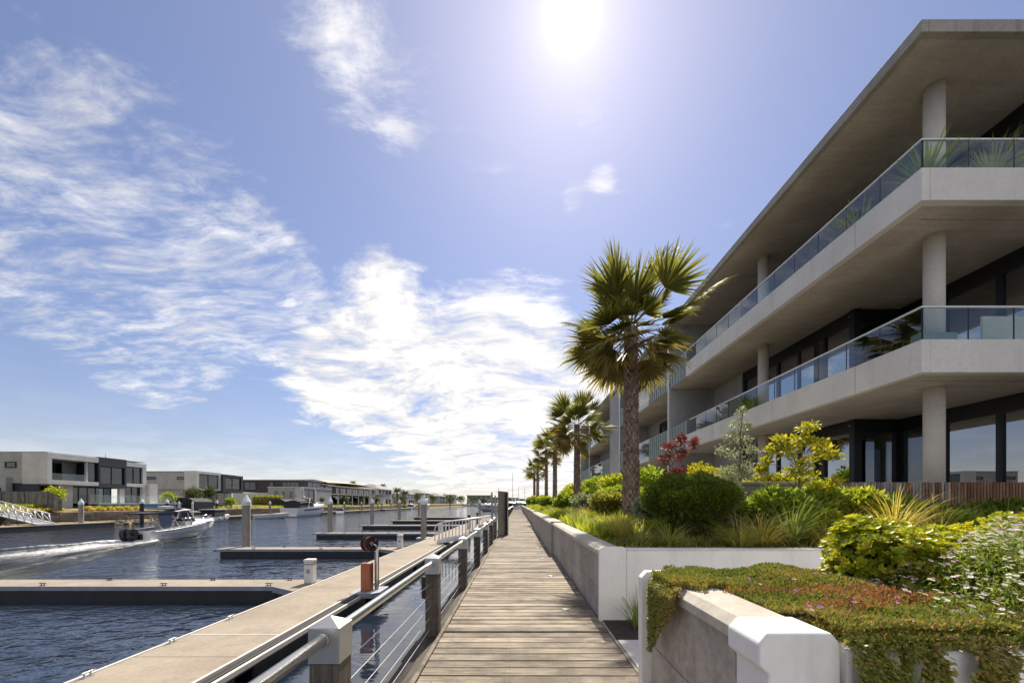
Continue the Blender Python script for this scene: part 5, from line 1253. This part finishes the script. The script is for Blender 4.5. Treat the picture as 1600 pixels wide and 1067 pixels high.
far_grass(3600, -62, -54.4, 38, 46.1, 1.25, .34, lm_lime, 'lawn_grass', 'long yellow green grass on the opposite lawn')
far_grass(1600, -55.0, -53.2, 40, 47, .75, .36, lm_ggold, 'dry_grass', 'dry golden grass at the lawn edge above the seawall')
far_grass(2600, -55.4, -53.1, 66, 130, .75, .45, lm_lime, 'bank_grass', 'bright low planting along the top of the opposite seawall')
far_grass(1600, -56.5, -53.1, 150, 260, .8, .6, lm_lime, 'verge_grass', 'green verge below the white villa')
for k in range(6):
    e = empty('clipped_ball', (-53.9, 50.2 + k * 1.25, .75), 'small round bronze grass clump above the seawall, %s in the row by the pool' % ORD[k], 'plant', 'round clumps by the pool')
    n = 420; d = unit(n); d[:, 2] = np.abs(d[:, 2]); scatter('foliage', *NEEDLE, d * rng.uniform(.2, .5, (n, 1)) * np.array([1, 1, .9]) + np.array(e.location), d, unit(n), np.full(n, .24), rng.random(n), lm_ggold, e)
def bush(label, x, y, z, r, hz, mt, n=900, leaf=.28): return shrub('bank_shrub', label, 'shrub', (x, y, z + hz), (r, r, hz), n, leaf, mt, LEAF, 9, .42, .3, 'shrubs on the opposite bank', shell=.3)
bush('feathery lime bush between paling fence and grey house', -55.0, 47.2, 1.0, 1.15, 1.5, lm_lime, 1500, .22)
bush('green bush between the two near houses', -55.6, 63.6, 1.0, 1.3, 1.3, lm_mid); bush('bushy tree before the second house', -54.9, 67.5, 1.0, 1.5, 2.0, lm_far, 1600); bush('second bushy tree before the second house', -54.8, 71.0, 1.0, 1.3, 2.0, lm_far, 1400)
bush('low bush at the corner of the second house', -54.6, 76, 1.0, 1.2, .9, lm_mid)
hd = empty('tall_hedge', (-57, 94, 1), 'long clipped hedge before the grey block house', 'hedge')
n = 5200; p = np.column_stack([rng.uniform(-62.5, -56, n), rng.uniform(93.5, 95, n), rng.uniform(1, 3.4, n)]); scatter('foliage', *LEAF, p, unit(n) + np.array([0, 0, .5]), unit(n), .32 * rng.uniform(.6, 1.3, n), rng.random(n), lm_grass, hd)
for k, (x, y, r, hz, mt) in enumerate([(-56, 112, 1.6, 1.5, lm_far), (-55.5, 128, 1.6, 1.4, lm_far), (-56, 142, 2.0, 1.6, lm_far), (-56.5, 158, 2.0, 1.8, lm_far), (-57, 196, 2.4, 2.2, lm_far), (-58, 232, 3.5, 3.8, lm_far), (-60, 280, 4, 3.6, lm_far), (-56, 335, 5, 3.6, lm_far), (-44, 398, 6, 4.5, lm_far), (-56, 396, 6, 4.2, lm_far), (-66, 402, 7, 5.5, lm_far), (-34, 397, 5, 3.0, lm_far), (-10, 398, 6, 3.4, lm_far), (-20, 400, 6, 3.2, lm_far), (-64, 360, 6, 5.0, lm_far), (6, 402, 5, 3.0, lm_far), (40, 405, 8, 4.5, lm_far), (22, 402, 6, 3.5, lm_far)]):
    bush('dark green bush in the far planting, %s along the opposite bank' % ORD[k], x, y, .8, r, hz, mt, 700, .25 + y * .0022)
# date palms by the villa
def feather_mesh():
    vs, fs, tn = [], [], []; r = random.Random(3); L = 3.0
    pts = []; p = Vector((0, 0, 0)); a = R(35)
    for j in range(11): pts.append(p.copy()); p = p + Vector((math.cos(a), 0, math.sin(a))) * (L / 10); a -= R(9.5)
    for j in range(1, 11):
        for s in (-1, 1):
            for q in (0, .5):
                c = pts[j].lerp(pts[j-1], q); ln = .62 * (1 - .5 * j / 10); b = len(vs)
                vs += [c, c + Vector((.10, s * .03, 0)), c + Vector((.28 + .1, s * ln, -.18 - .2 * r.random())), c + Vector((.2, s * ln * .9, -.1))]; fs.append((b, b+1, b+2, b+3)); tn.append(r.random())
    for j in range(10):
        b = len(vs); vs += [pts[j] + Vector((0, .03, 0)), pts[j] - Vector((0, .03, 0)), pts[j+1] - Vector((0, .02, 0)), pts[j+1] + Vector((0, .02, 0))]; fs.append((b, b+1, b+2, b+3)); tn.append(.5)
    me = bpy.data.meshes.new('frond'); me.from_pydata([tuple(v) for v in vs], [], fs); me.update(); me.materials.append(lm_far)
    me.attributes.new('tone', 'FLOAT', 'FACE').data.foreach_set('value', tn); return me
FEA = feather_mesh()
for (x, y, H, lb) in ((-54.5, 181, 6.2, 'taller date palm of the pair before the white villa'), (-54.0, 192, 5.4, 'shorter date palm of the pair beyond the white villa'), (-66, 160, 8.6, 'palm head rising behind the curved sand roof'), (-66, 196, 9.2, 'palm head rising behind the white villa')):
    e = empty('date_palm', (x, y, 1), lb, 'palm tree', 'palms on the opposite bank')
    MB().lathe((x, y, 1), [(.34, -.3), (.28, H * .5), (.30, H)], 10).build('trunk', m_ptrunk, e)
    for i in range(30):
        o = bpy.data.objects.new('frond', FEA); COL.objects.link(o); o.parent = e; o.location = (0, 0, H)
        o.rotation_euler = Euler((0, -R(50) + R(75) * i / 30, i * 2.4), 'XYZ'); k = random.uniform(.85, 1.1) * (1 if H < 8 else .6); o.scale = (k, k, k)

# --- jetties, gangway and piles of the opposite bank
def jetty(label, x0, x1, y0, y1):
    j = empty('jetty', ((x0 + x1)/2, y0, WL), label, 'jetty', 'private jetties of the opposite bank')
    boxo('deck', m_pont, j, x0, x1, y0, y1, WL + .46, WL + .54, .01); boxo('float', m_float, j, x0 + .02, x1 - .02, y0 + .02, y1 - .02, WL - .4, WL + .455, .02)
jetty('dark floating jetty below the lawn with the truss gangway', -50.2, -47.9, 22, 47.4); jetty('dark floating jetty beside the moored canopy boat', -50, -48.2, 62, 78); jetty('dark floating jetty astern of the black canopied motor yacht', -49.5, -47.5, 84, 90); jetty('dark floating jetty beyond the motor yacht', -50, -48, 98, 140)
jetty('long low jetty below the white villa', -50.5, -48.5, 146, 205)
tg = empty('truss_gangway', (-49.5, 40, WL), 'white truss gangway sloping from the lawn to the dark jetty', 'gangway')
for yy in (40.0, 41.6):
    A_, B_ = Vector((-54.0, yy, .85)), Vector((-48.3, yy, -.45))
    f_ = MB(); f_.tube([A_, B_], .06, 6); f_.tube([A_ + Vector((0, 0, 1.0)), B_ + Vector((-.5, 0, 1.0))], .06, 6); f_.build('side_frame', m_alu, tg)
    for k in range(8):
        t = k / 7.5; c = A_.lerp(B_, t); MB().tube([c, c + Vector((-.28, 0, 1.0 if k < 7 else .95))], .05, 6).build('baluster', m_alu, tg)
    for k in range(7): c = A_.lerp(B_, k / 7.5); d = A_.lerp(B_, (k + 1)/7.5); MB().tube([c + Vector((-.1, 0, .8)), d], .025, 5).build('brace', m_alu, tg)
MB().extr([(-54, 40.0, .82), (-48.3, 40.0, -.48), (-48.3, 40.0, -.54), (-54, 40.0, .76)], (0, 1.6, 0)).build('ramp', m_walers, tg)
for i, (px, Y, mt, tp, lb) in enumerate([(127, 44.6, m_pile, 2.2, 'pale grey pile with white point at the end of the truss gangway jetty'), (222, 51.5, m_blackpile, 2.3, 'black sleeved pile with white point before the grey house pool'), (261, 55.5, m_blackpile, 2.3, 'black sleeved pile with white point behind the speeding boat'), (280, 59, m_pedw, 2.0, 'thin white pile beside the dark boat shed'), (301, 63, m_pedw, 2.0, 'thin white pile in front of the second house'), (339, 71, m_blackpile, 2.3, 'black pile with white point beyond the canopy boat'), (422, 83, m_pile, 2.2, 'grey pile with white point just astern of the motor yacht'),
        (538, 108, m_pile, 2.2, 'grey pile behind the small white boat'), (565, 122, m_pile, 2.2, 'grey pile between the small boat and the third finger pile'), (590, 138, m_pile, 2.3, 'slim distant grey pile below the white villa'), (597, 150, m_pile, 2.3, 'slim distant grey pile second below the white villa'), (611, 160, m_pile, 2.3, 'slim distant grey pile below the date palms'), (703, 205, m_blackpile, 6.5, 'tall dark channel pole beyond the flybridge cruiser')]):
    pile('mooring_pile', (px - 808)/622 * Y, Y, tp, .22 if mt is not m_pedw else .14, lb, mt, 8, 'piles of the opposite bank')

# ================================================================== BOATS
def hull(L, Bm, fb, draft=.35, rise=.45, tf=.92, n=18):
    """planing hull along +Y, stern at y=0, waterline z=0; returns hull builder and sheer line"""
    b = MB(); rows = []; sheer = []
    for i in range(n + 1):
        t = i / n; y = L * t
        hb = Bm / 2 * (tf + (1 - tf) * min(1, t / .3)) * (1 - max(0, (t - .42) / .58) ** 2.4)
        zs = fb * (1 + rise * t ** 1.8); zk = -draft + (draft + fb * .75) * max(0, (t - .55) / .45) ** 2.2
        cz = -draft * .25 + (fb * .8) * max(0, (t - .5) / .5) ** 1.8; cb_ = hb * (.86 - .18 * t)
        pr = [(0, zk), (cb_ * .55, zk + (cz - zk) * .62), (cb_, cz), (hb * .95, (cz + zs) * .5), (hb, zs - .10 * fb), (hb + .015, zs)]
        row = [(-x, y, z) for x, z in pr[::-1]] + [(x, y, z) for x, z in pr[1:]]
        rows.append(row); sheer.append((hb, y, zs))
    m = len(rows[0])
    b.add([p for r in rows for p in r], [(i*m + j, i*m + j + 1, (i+1)*m + j + 1, (i+1)*m + j) for i in range(n) for j in range(m - 1)], True)
    b.add(rows[0], [tuple(range(m))])
    return b, sheer
def xf(b, x, y, z, rz=0.0, pitch=0.0):
    M_ = Matrix.Translation((x, y, z)) @ Matrix.Rotation(rz, 4, 'Z') @ Matrix.Rotation(pitch, 4, 'X')
    b.v = [tuple(M_ @ Vector(v)) for v in b.v]; return b
def boat(label, x, y, rz, pitch, parts, zoff=0.0, group=None):
    e = empty('motor_boat', (x, y, WL + zoff), label, 'boat', group)
    for (nm, b, mt) in parts:
        o = xf(b, x, y, WL + zoff, rz, pitch).build(nm, mt, e)
    return e
def deck_from(sheer, t0, t1, inset, dz, cockpit=False):
    b = MB(); s = [q for q in sheer if t0 <= q[1] <= t1]; k = len(s)
    vs = [(-max(.01, h - inset), y, z + dz) for h, y, z in s] + [(max(.01, h - inset), y, z + dz) for h, y, z in s]
    b.add(vs, [(i, k + i, k + i + 1, i + 1) for i in range(k - 1)]); return b
def speedboat():
    L, Bm, fb = 6.7, 2.35, .72
    hb, sh = hull(L, Bm, fb, .40, .55)
    P_ = [('hull', hb, m_gel)]
    # foredeck and side decks
    P_.append(('foredeck', deck_from(sh, 3.6, 6.71, .0, .012), m_gel))
    for s in (-1, 1):
        b = MB(); q = [v for v in sh if v[1] <= 3.75]
        k = len(q); b.add([(s * h, y, z + .012) for h, y, z in q] + [(s * (h - .24), y, z + .012) for h, y, z in q] + [(s * (h - .24), y, .12) for h, y, z in q], [((i, i+1, k+i+1, k+i) if s < 0 else (i, k+i, k+i+1, i+1)) for i in range(k-1)] + [((k+i, k+i+1, 2*k+i+1, 2*k+i) if s < 0 else (k+i, 2*k+i, 2*k+i+1, k+i+1)) for i in range(k-1)])
        P_.append(('side_deck', b, m_gel))
    P_.append(('cockpit_floor', MB().box(-.9, .9, .25, 3.7, .08, .12), m_vinyl)); P_.append(('transom', MB().box(-1.05, 1.05, -.02, .22, -.1, .70), m_gel))
    P_.append(('boarding_platform', MB().box(-1.0, -.35, -.55, -.02, .02, .12).box(.35, 1.0, -.55, -.02, .02, .12), m_gel))
    b = MB(); q = [v for v in sh if v[1] <= 6.6]
    for s in (-1, 1): b.tube([(s * (h + .012), y, z - .10 * fb - .01) for h, y, z in q], .028, 6)
    P_.append(('rub_rail', b, m_gelg))
    b = MB(); k = [v for v in sh if v[1] <= 6.0]
    for s in (-1, 1): b.add([(s * (h * .985 + .004), y, z * .42) for h, y, z in k] + [(s * (h * .99 + .006), y, z * .52) for h, y, z in k], [((i, i+1, len(k)+i+1, len(k)+i) if s > 0 else (i, len(k)+i, len(k)+i+1, i+1)) for i in range(2, len(k)-1)])
    P_.append(('hull_stripe', b, m_gelg))
    # seats and engine
    P_.append(('aft_seat', MB().box(-.85, .85, .25, .80, .12, .62), m_vinyl)); P_.append(('helm_console', MB().box(.05, .85, 3.0, 3.6, .12, 1.15), m_gel)); P_.append(('helm_seat', MB().box(.15, .75, 2.1, 2.6, .12, .85).box(.15, .75, 2.05, 2.18, .85, 1.35), m_vinyl)); P_.append(('port_seat', MB().box(-.75, -.15, 2.1, 2.6, .12, .85).box(-.75, -.15, 2.05, 2.18, .85, 1.35), m_vinyl))
    e = MB()
    for (cx, ) in ((-.26,), (.26,)):
        rings = [(.08, .08, -.55), (.10, .12, .05), (.17, .24, .18), (.21, .32, .36), (.21, .34, .62), (.18, .28, .84), (.10, .16, .90)]
        vv = []
        for (hx, hy, z) in rings:
            for k in range(16):
                a_ = 2 * math.pi * k / 16; ca, sa = math.cos(a_), math.sin(a_)
                vv.append((cx + hx * math.copysign(abs(ca) ** .6, ca), -.52 + hy * math.copysign(abs(sa) ** .6, sa), z))
        e.add(vv, [(i*16 + k, i*16 + (k+1) % 16, (i+1)*16 + (k+1) % 16, (i+1)*16 + k) for i in range(6) for k in range(16)] + [tuple(range(96, 112))], True)
    e.box(-.5, .5, -.2, -.02, .15, .5)
    P_.append(('outboard_engine', e, m_engine))
    # cabin sides, windscreen, hardtop
    b = MB(); b.extr([(-.98, 3.45, .80), (-.86, 5.35, 1.12), (-.5, 5.4, 1.15), (-.45, 3.45, 1.5)], (.0, 0, .02)) if False else b.grid(lambda u, v: ((-.98 + .08 * u) * (1 - .0 * v) * (1 - 2 * v), 3.5 + 2.3 * u, .86 + .30 * u * .5 + .36 * math.sin(math.pi * v) ** .6 * (1 - u) + .12 * math.sin(math.pi * v)), 8, 12)
    P_.append(('cabin_top', b, m_gel))
    sc_ = MB(); sc_.add([(-.95, 3.5, 1.0), (.95, 3.5, 1.0), (.80, 4.0, 1.12), (-.80, 4.0, 1.12), (-.85, 3.15, 1.92), (.85, 3.15, 1.92), (.72, 3.45, 1.95), (-.72, 3.45, 1.95)], [(3, 2, 6, 7), (0, 3, 7, 4), (2, 1, 5, 6)])
    P_.append(('windscreen', sc_, m_tintg))
    for s in (-1, 1):
        for pts, rr in (([(s * .96, 3.55, .95), (s * .84, 3.15, 1.93)], .028), ([(s * .80, 4.02, 1.1), (s * .72, 3.46, 1.94)], .022), ([(s * 1.0, 2.3, .82), (s * .85, 1.75, 1.93)], .026), ([(s * 1.0, 1.6, .80), (s * .9, 2.5, 1.93)], .022), ([(s * 1.0, 2.35, .82), (s * .90, 3.2, 1.6)], .02), ([(s * .85, .15, 1.86), (s * 1.0, .95, .78)], .018), ([(s * 1.0, 2.5, 1.35), (s * .95, 3.4, 1.40), (s * .92, 4.6, 1.32)], .02)):
            P_.append(('roof_strut', MB().tube(pts, rr, 6), m_chrome))
    tp = MB(); tp.grid(lambda u, v: (.98 * (2 * v - 1), 2.2 + 2.15 * u, 1.96 + .10 * math.sin(math.pi * v) + .06 * math.sin(math.pi * u) - .16 * max(0, u - .6) / .4), 10, 10); tp.grid(lambda u, v: (.98 * (1 - 2 * v), 2.2 + 2.15 * u, 1.91 + .06 * math.sin(math.pi * u) - .14 * max(0, u - .6) / .4), 10, 10)
    P_.append(('hardtop', tp, m_gel)); P_.append(('rear_canopy', MB().box(-.95, .95, .05, 2.22, 1.88, 1.97), m_canvas)); P_.append(('roof_rack', MB().box(-.75, .75, 1.5, 3.2, 2.13, 2.17), m_canvas)); P_.append(('roof_raft', MB().box(-.35, .35, 2.0, 2.6, 2.175, 2.36), m_pedw))
    P_.append(('side_curtain', MB().add([(.99, .95, .80), (.99, 1.72, .82), (.93, 1.85, 1.88), (.93, .75, 1.88), (.96, .95, .80), (.96, 1.72, .82), (.90, 1.85, 1.88), (.90, .75, 1.88)], [(0,1,2,3), (7,6,5,4), (0,3,7,4), (1,5,6,2)]), m_navy))
    rb = MB()
    for s in (-1, 1):
        pts = [(s * (h - .10), y, z + .34) for h, y, z in sh if 4.2 <= y <= 6.5]; rb.tube([(s * (sh[11][0] - .1), 4.0, sh[11][2])] + pts, .016, 6)
        for p in pts[::2]: rb.tube([p, (p[0], p[1], p[2] - .34)], .013, 5)
    P_.append(('bow_rail', rb, m_chrome))
    P_.append(('hull_window', MB().add([(.93, 4.9, .80), (.74, 5.6, .92), (.77, 5.65, 1.02), (.97, 4.85, .92)], [(0,1,2,3)]), m_engine))
    P_.append(('antenna', MB().tube([(.7, 2.4, 1.95), (.72, 2.2, 3.1)], .012, 5).tube([(-.6, 2.3, 1.95), (-.6, 2.3, 2.9)], .01, 5), m_pedw))
    return P_
boat('white speedboat with black canopy and outboard under way down the channel', -26.75, 28.0, R(-3), R(2.5), speedboat(), .08)
def cruiser(L, Bm, fb, dark=True):
    hb, sh = hull(L, Bm, fb, .5, .5); P_ = [('hull', hb, m_gel), ('deck', deck_from(sh, 0, L + .1, .0, .01), m_gel)]
    k = L / 12
    b = MB()
    for s in (-1, 1):
        q = [v for v in sh if v[1] > L * .15]; b.add([(s * (h + .01), y, z * .80) for h, y, z in q] + [(s * (h * .99 + .01), y, z * .66) for h, y, z in q], [((i, len(q)+i, len(q)+i+1, i+1) if s > 0 else (i, i+1, len(q)+i+1, len(q)+i)) for i in range(len(q)-2)])
    P_.append(('hull_stripe', b, m_engine))
    P_.append(('cabin', MB().grid(lambda u, v: (Bm * .40 * (1 - .45 * u) * math.cos(math.pi * v), L * (.48 + .40 * u), fb * (1.15 + .25 * u) + (1.0 * k) * (1 - u) ** .8 * math.sin(math.pi * v) ** .6), 10, 12), m_gel))
    P_.append(('windscreen', MB().add([(-Bm*.40, L*.46, fb*1.2), (Bm*.40, L*.46, fb*1.2), (Bm*.30, L*.60, fb*1.25 + .6*k), (-Bm*.30, L*.60, fb*1.25 + .6*k), (-Bm*.34, L*.40, fb*1.2 + 1.3*k), (Bm*.34, L*.40, fb*1.2 + 1.3*k)], [(3,2,5,4), (0,3,4), (2,1,5)]), m_tintg))
    P_.append(('canopy', MB().grid(lambda u, v: (Bm * .42 * (1 - 2 * v), L * (.10 + .34 * u), fb * 1.15 + 1.45 * k * (math.sin(math.pi * (.06 + .88 * v)) ** .35) * (.72 + .28 * math.sin(math.pi * (.1 + .75 * u)))), 8, 12), m_canvas if dark else m_gel))
    P_.append(('canopy_side', MB().add([(Bm*.425, L*.08, fb), (Bm*.425, L*.46, fb*1.15), (Bm*.36, L*.42, fb*1.15 + 1.25*k), (Bm*.38, L*.12, fb*1.15 + 1.0*k)], [(0,1,2,3)]).add([(-Bm*.42, L*.08, fb), (Bm*.42, L*.08, fb), (Bm*.38, L*.11, fb*1.15 + 1.0*k), (-Bm*.38, L*.11, fb*1.15 + 1.0*k)], [(0,1,2,3)]), m_canvas))
    P_.append(('targa_arch', MB().tube([(-Bm*.44, L*.30, fb), (-Bm*.40, L*.36, fb + 1.75*k), (0, L*.37, fb + 1.95*k), (Bm*.40, L*.36, fb + 1.75*k), (Bm*.44, L*.30, fb)], .09 * k, 8).box(-.3, .3, L*.35, L*.39, fb + 2.0*k, fb + 2.3*k), m_gel))
    P_.append(('swim_platform', MB().box(-Bm*.42, Bm*.42, -.9, .02, .05, .25), m_gel))
    rb = MB()
    for s in (-1, 1):
        pts = [(s * max(.05, h - .12), y, z + .55) for h, y, z in sh if y > L * .55]; rb.tube(pts, .025, 5)
        for p in pts[::2]: rb.tube([p, (p[0], p[1], p[2] - .55)], .02, 5)
    P_.append(('bow_rail', rb, m_chrome)); return P_
boat('white motor yacht with black canvas cockpit cover moored on the opposite side', -45.6, 79.5, R(-2), 0, cruiser(13.5, 3.9, 1.75))
boat('small white runabout with dark cover moored past the motor yacht', -46.8, 105, R(20), 0, cruiser(5.2, 2.1, .75), 0, None)
def flybridge():
    P_ = cruiser(15, 4.8, 1.9, False)[:3]
    P_.append(('saloon', MB().extr([(-1.9, 2.5, 1.9), (-1.9, 11.0, 2.2), (-1.9, 9.0, 4.0), (-1.9, 2.5, 4.0)], (3.8, 0, 0)), m_gel)); P_.append(('flybridge', MB().extr([(-1.8, 2.0, 4.01), (-1.8, 8.2, 4.01), (-1.8, 7.0, 5.2), (-1.8, 5.0, 5.0), (-1.8, 2.0, 4.6)], (3.6, 0, 0)), m_gel))
    P_.append(('saloon_window', MB().box(-1.93, 1.93, 3.2, 8.6, 2.75, 3.55).box(-1.4, 1.4, 2.44, 2.49, 2.1, 3.7), m_engine)); P_.append(('bimini', MB().box(-1.7, 1.7, 3.0, 6.5, 6.3, 6.45), m_gel)); P_.append(('bimini_frame', MB().tube([(-1.6, 3.2, 4.6), (-1.6, 3.2, 6.3)], .06, 6).tube([(1.6, 3.2, 4.6), (1.6, 3.2, 6.3)], .06, 6).tube([(-1.6, 6.2, 5), (-1.6, 6.2, 6.3)], .06, 6).tube([(1.6, 6.2, 5), (1.6, 6.2, 6.3)], .06, 6), m_chrome)); P_.append(('mast', MB().tube([(0, 4.5, 6.45), (0, 4.3, 8.6)], .08, 6), m_gel))
    return P_
boat('tall white flybridge cruiser moored at the bend of the basin', -46.5, 198, R(8), 0, flybridge())
boat('low white launch moored just before the flybridge cruiser', -49.0, 182, R(4), 0, cruiser(9, 3.0, 1.2, False))
def canopy_boat():
    hb, sh = hull(6.5, 2.4, .75, .35, .4); P_ = [('hull', hb, m_gel), ('deck', deck_from(sh, 3.6, 6.6, 0, .01), m_gel), ('cockpit_floor', MB().box(-.9, .9, .1, 3.6, .2, .25), m_vinyl)]
    P_.append(('cover', MB().box(-.95, .95, .5, 3.4, .8, 1.75), m_canvas)); P_.append(('cover_top', MB().box(-1.05, 1.05, .3, 3.8, 1.76, 1.9), m_gelg)); P_.append(('outboard_engine', MB().lathe((0, -.35, 0), [(.1, -.4), (.18, .2), (.25, .4), (.24, .8), (.1, .92)], 10), m_engine))
    P_.append(('fender', MB().lathe((1.25, 1.4, .4), [(.02, -.3), (.12, -.2), (.12, .2), (.02, .3)], 10).lathe((1.25, 3.0, .45), [(.02, -.3), (.12, -.2), (.12, .2), (.02, .3)], 10), m_pedw)); return P_
boat('white boat with grey box canopy moored behind the speeding boat', -45.0, 57.5, R(12), 0, canopy_boat())
boat('open white dinghy half hidden behind the second finger pile', -45.6, 68.5, R(-30), 0, [q for q in canopy_boat() if q[0] in ('hull', 'deck', 'cockpit_floor', 'outboard_engine')])
sh_ = empty('boat_shed', (-54, 64, .8), 'low black boat cover shed on the opposite bank', 'shed')
MB().extr([(-55.8, 65.0, .7), (-52.6, 65.0, .7), (-52.6, 65.0, 1.9), (-53.6, 65.0, 2.5), (-55.8, 65.0, 2.6)], (0, 4.0, 0)).build('cover', m_canvas, sh_)
sh2 = empty('boat_shed', (-54, 92, .8), 'low black cover beside the clipped hedge', 'shed')
MB().extr([(-57.2, 92.6, .9), (-53.6, 92.6, .9), (-53.6, 92.6, 1.9), (-55, 92.6, 2.6), (-57.2, 92.6, 2.7)], (0, 5.0, 0)).build('cover', m_canvas, sh2)
# row of boats along the far end of the basin, and yachts past the end of the boardwalk
for k in range(9):
    boat('small moored boat at the end of the basin, %s from the channel pole' % ORD[k], -58 + k * 8.5 + random.uniform(-1, 1), 384 + random.uniform(-4, 4), R(random.uniform(60, 110)), 0, cruiser(random.uniform(7, 10), 3, 1.3, k % 2 == 0)[:6], 0, 'boats at the end of the basin')
for k, (x, y, L) in enumerate([(1.0, 132, 13), (4.5, 138, 14), (8.5, 140, 13), (-2.5, 142, 12)]):
    boat('white moored cruiser beyond the end of the boardwalk, %s of the group' % ORD[k], x, y, R(75 + 10 * k), 0, cruiser(L, 4, 1.6, False), 0, 'cruisers past the boardwalk end')
for k, (px, ytop, Y) in enumerate([(801, 738, 150), (810, 760, 170), (820, 762, 175), (842, 757, 160)]):
    x = (px - 808) / 622 * Y; e = empty('sailing_yacht', (x, Y, WL), 'moored yacht with tall bare mast past the boardwalk end, %s from the gate screens' % ORD[k], 'yacht', 'yachts past the boardwalk end')
    H = 1.65 + (786 - ytop) / 622 * Y
    MB().tube([(x, Y, WL), (x, Y, H)], [.14, .09], 8).build('pole', m_alu, e); MB().tube([(x, Y, WL + 3), (x, Y - 5, WL + 2.8)], .12, 6).build('boom', m_alu, e)
    hb, sh = hull(10, 3, 1.1); xf(hb, x, Y - 5, WL, 0).build('hull', m_gel, e); xf(deck_from(sh, 0, 10.1, 0, .01), x, Y - 5, WL, 0).build('deck', m_gel, e)
# railing and bench wall at the end of the walk
en = empty('end_barrier', (.1, 104, 0), 'pale barrier rail across the far end of the boardwalk', 'railing')
boxo('rail', m_pedw, en, -1.2, 1.6, 104.1, 104.2, .95, 1.05); boxo('panel', m_pedw, en, -1.2, 1.6, 104.12, 104.18, .2, .7)
for k in range(5): boxo('post', m_post, en, -1.2 + k * .68, -1.08 + k * .68, 104.21, 104.33, -.3, 1.0)

# ================================================================== WAKE of the speedboat
def foam_mat():
    m, N, out = new_mat('wake_foam'); p = pos(N)
    a = N.noise(N.mapping(p, (1.4, 1.0, 1)), 2.7, 7, .78, .6); b_ = N.noise(p, 13.0, 5, .78)
    at_ = N.n('ShaderNodeAttribute'); at_.attribute_name = 'foam'
    f = N.smooth(N.math('ADD', N.math('MULTIPLY', N.math('ADD', a, N.math('MULTIPLY', b_, .5)), .66), N.math('MULTIPLY', at_.outputs['Fac'], .42)), .70, .88)
    h = N.math('ADD', a, N.math('MULTIPLY', b_, .4))
    w_ = principled(N, (.014, .018, .020), .05, 0, .5, bump(N, h, .9, .12)); w_.inputs['IOR'].default_value = 1.36
    fm = principled(N, (.74, .74, .73), .8, 0, .2, bump(N, h, 1.0, .1))
    mx = N.n('ShaderNodeMixShader'); N.put(mx.inputs[0], f); N.put(mx.inputs[1], w_.outputs[0]); N.put(mx.inputs[2], fm.outputs[0]); N.put(out.inputs[0], mx.outputs[0]); return m
NU, NV = 90, 70; vs, fo = [], []
for i in range(NU + 1):
    u = i / NU; y = 33.7 - 29 * u; back = max(0, 28.3 - y)
    half = 1.35 + back * .46
    cx = -26.75 + back * .03
    for j in range(NV + 1):
        v = j / NV * 2 - 1; x = cx + v * (half + 1.2)
        r = abs(x - cx) / half
        if y > 28.3: f_ = max(0, 1 - abs(abs(x - cx) - 1.15) / .5) * .75 * (1 if y < 32.9 else .5); z = .03 * f_
        else:
            dec = math.exp(-back * .04)
            core = math.exp(-((x - cx) / (1.25 + back * .14)) ** 2); arm = math.exp(-((r - .88) / .13) ** 2); arm2 = math.exp(-((r - .55) / .14) ** 2) * .55
            f_ = (core * .95 + arm * .70 + arm2 * .45) * dec
            z = (.16 * arm + .08 * arm2 + .12 * core * math.exp(-back * .2)) * dec + .03 * math.sin(3.3 * x + y * 1.2) * (core + arm) * dec
        edge = min(1, (1 - abs(v)) / .12) * min(1, u / .03 if u < .5 else (1 - u) / .06)
        vs.append((x, y, WL - .025 + (.03 + z) * max(0, min(1, edge)))); fo.append(f_ * max(0, min(1, edge)))
w = NV + 1
me = bpy.data.meshes.new('boat_wake'); me.from_pydata(vs, [], [(i*w + j, i*w + j + 1, (i+1)*w + j + 1, (i+1)*w + j) for i in range(NU) for j in range(NV)])
me.polygons.foreach_set('use_smooth', [True] * len(me.polygons)); me.update()
a_ = me.attributes.new('foam', 'FLOAT', 'POINT'); a_.data.foreach_set('value', fo)
o = link_mesh('boat_wake', me, foam_mat()); tag(o, 'white foaming wake spreading behind the speedboat', 'wake', kind='stuff')
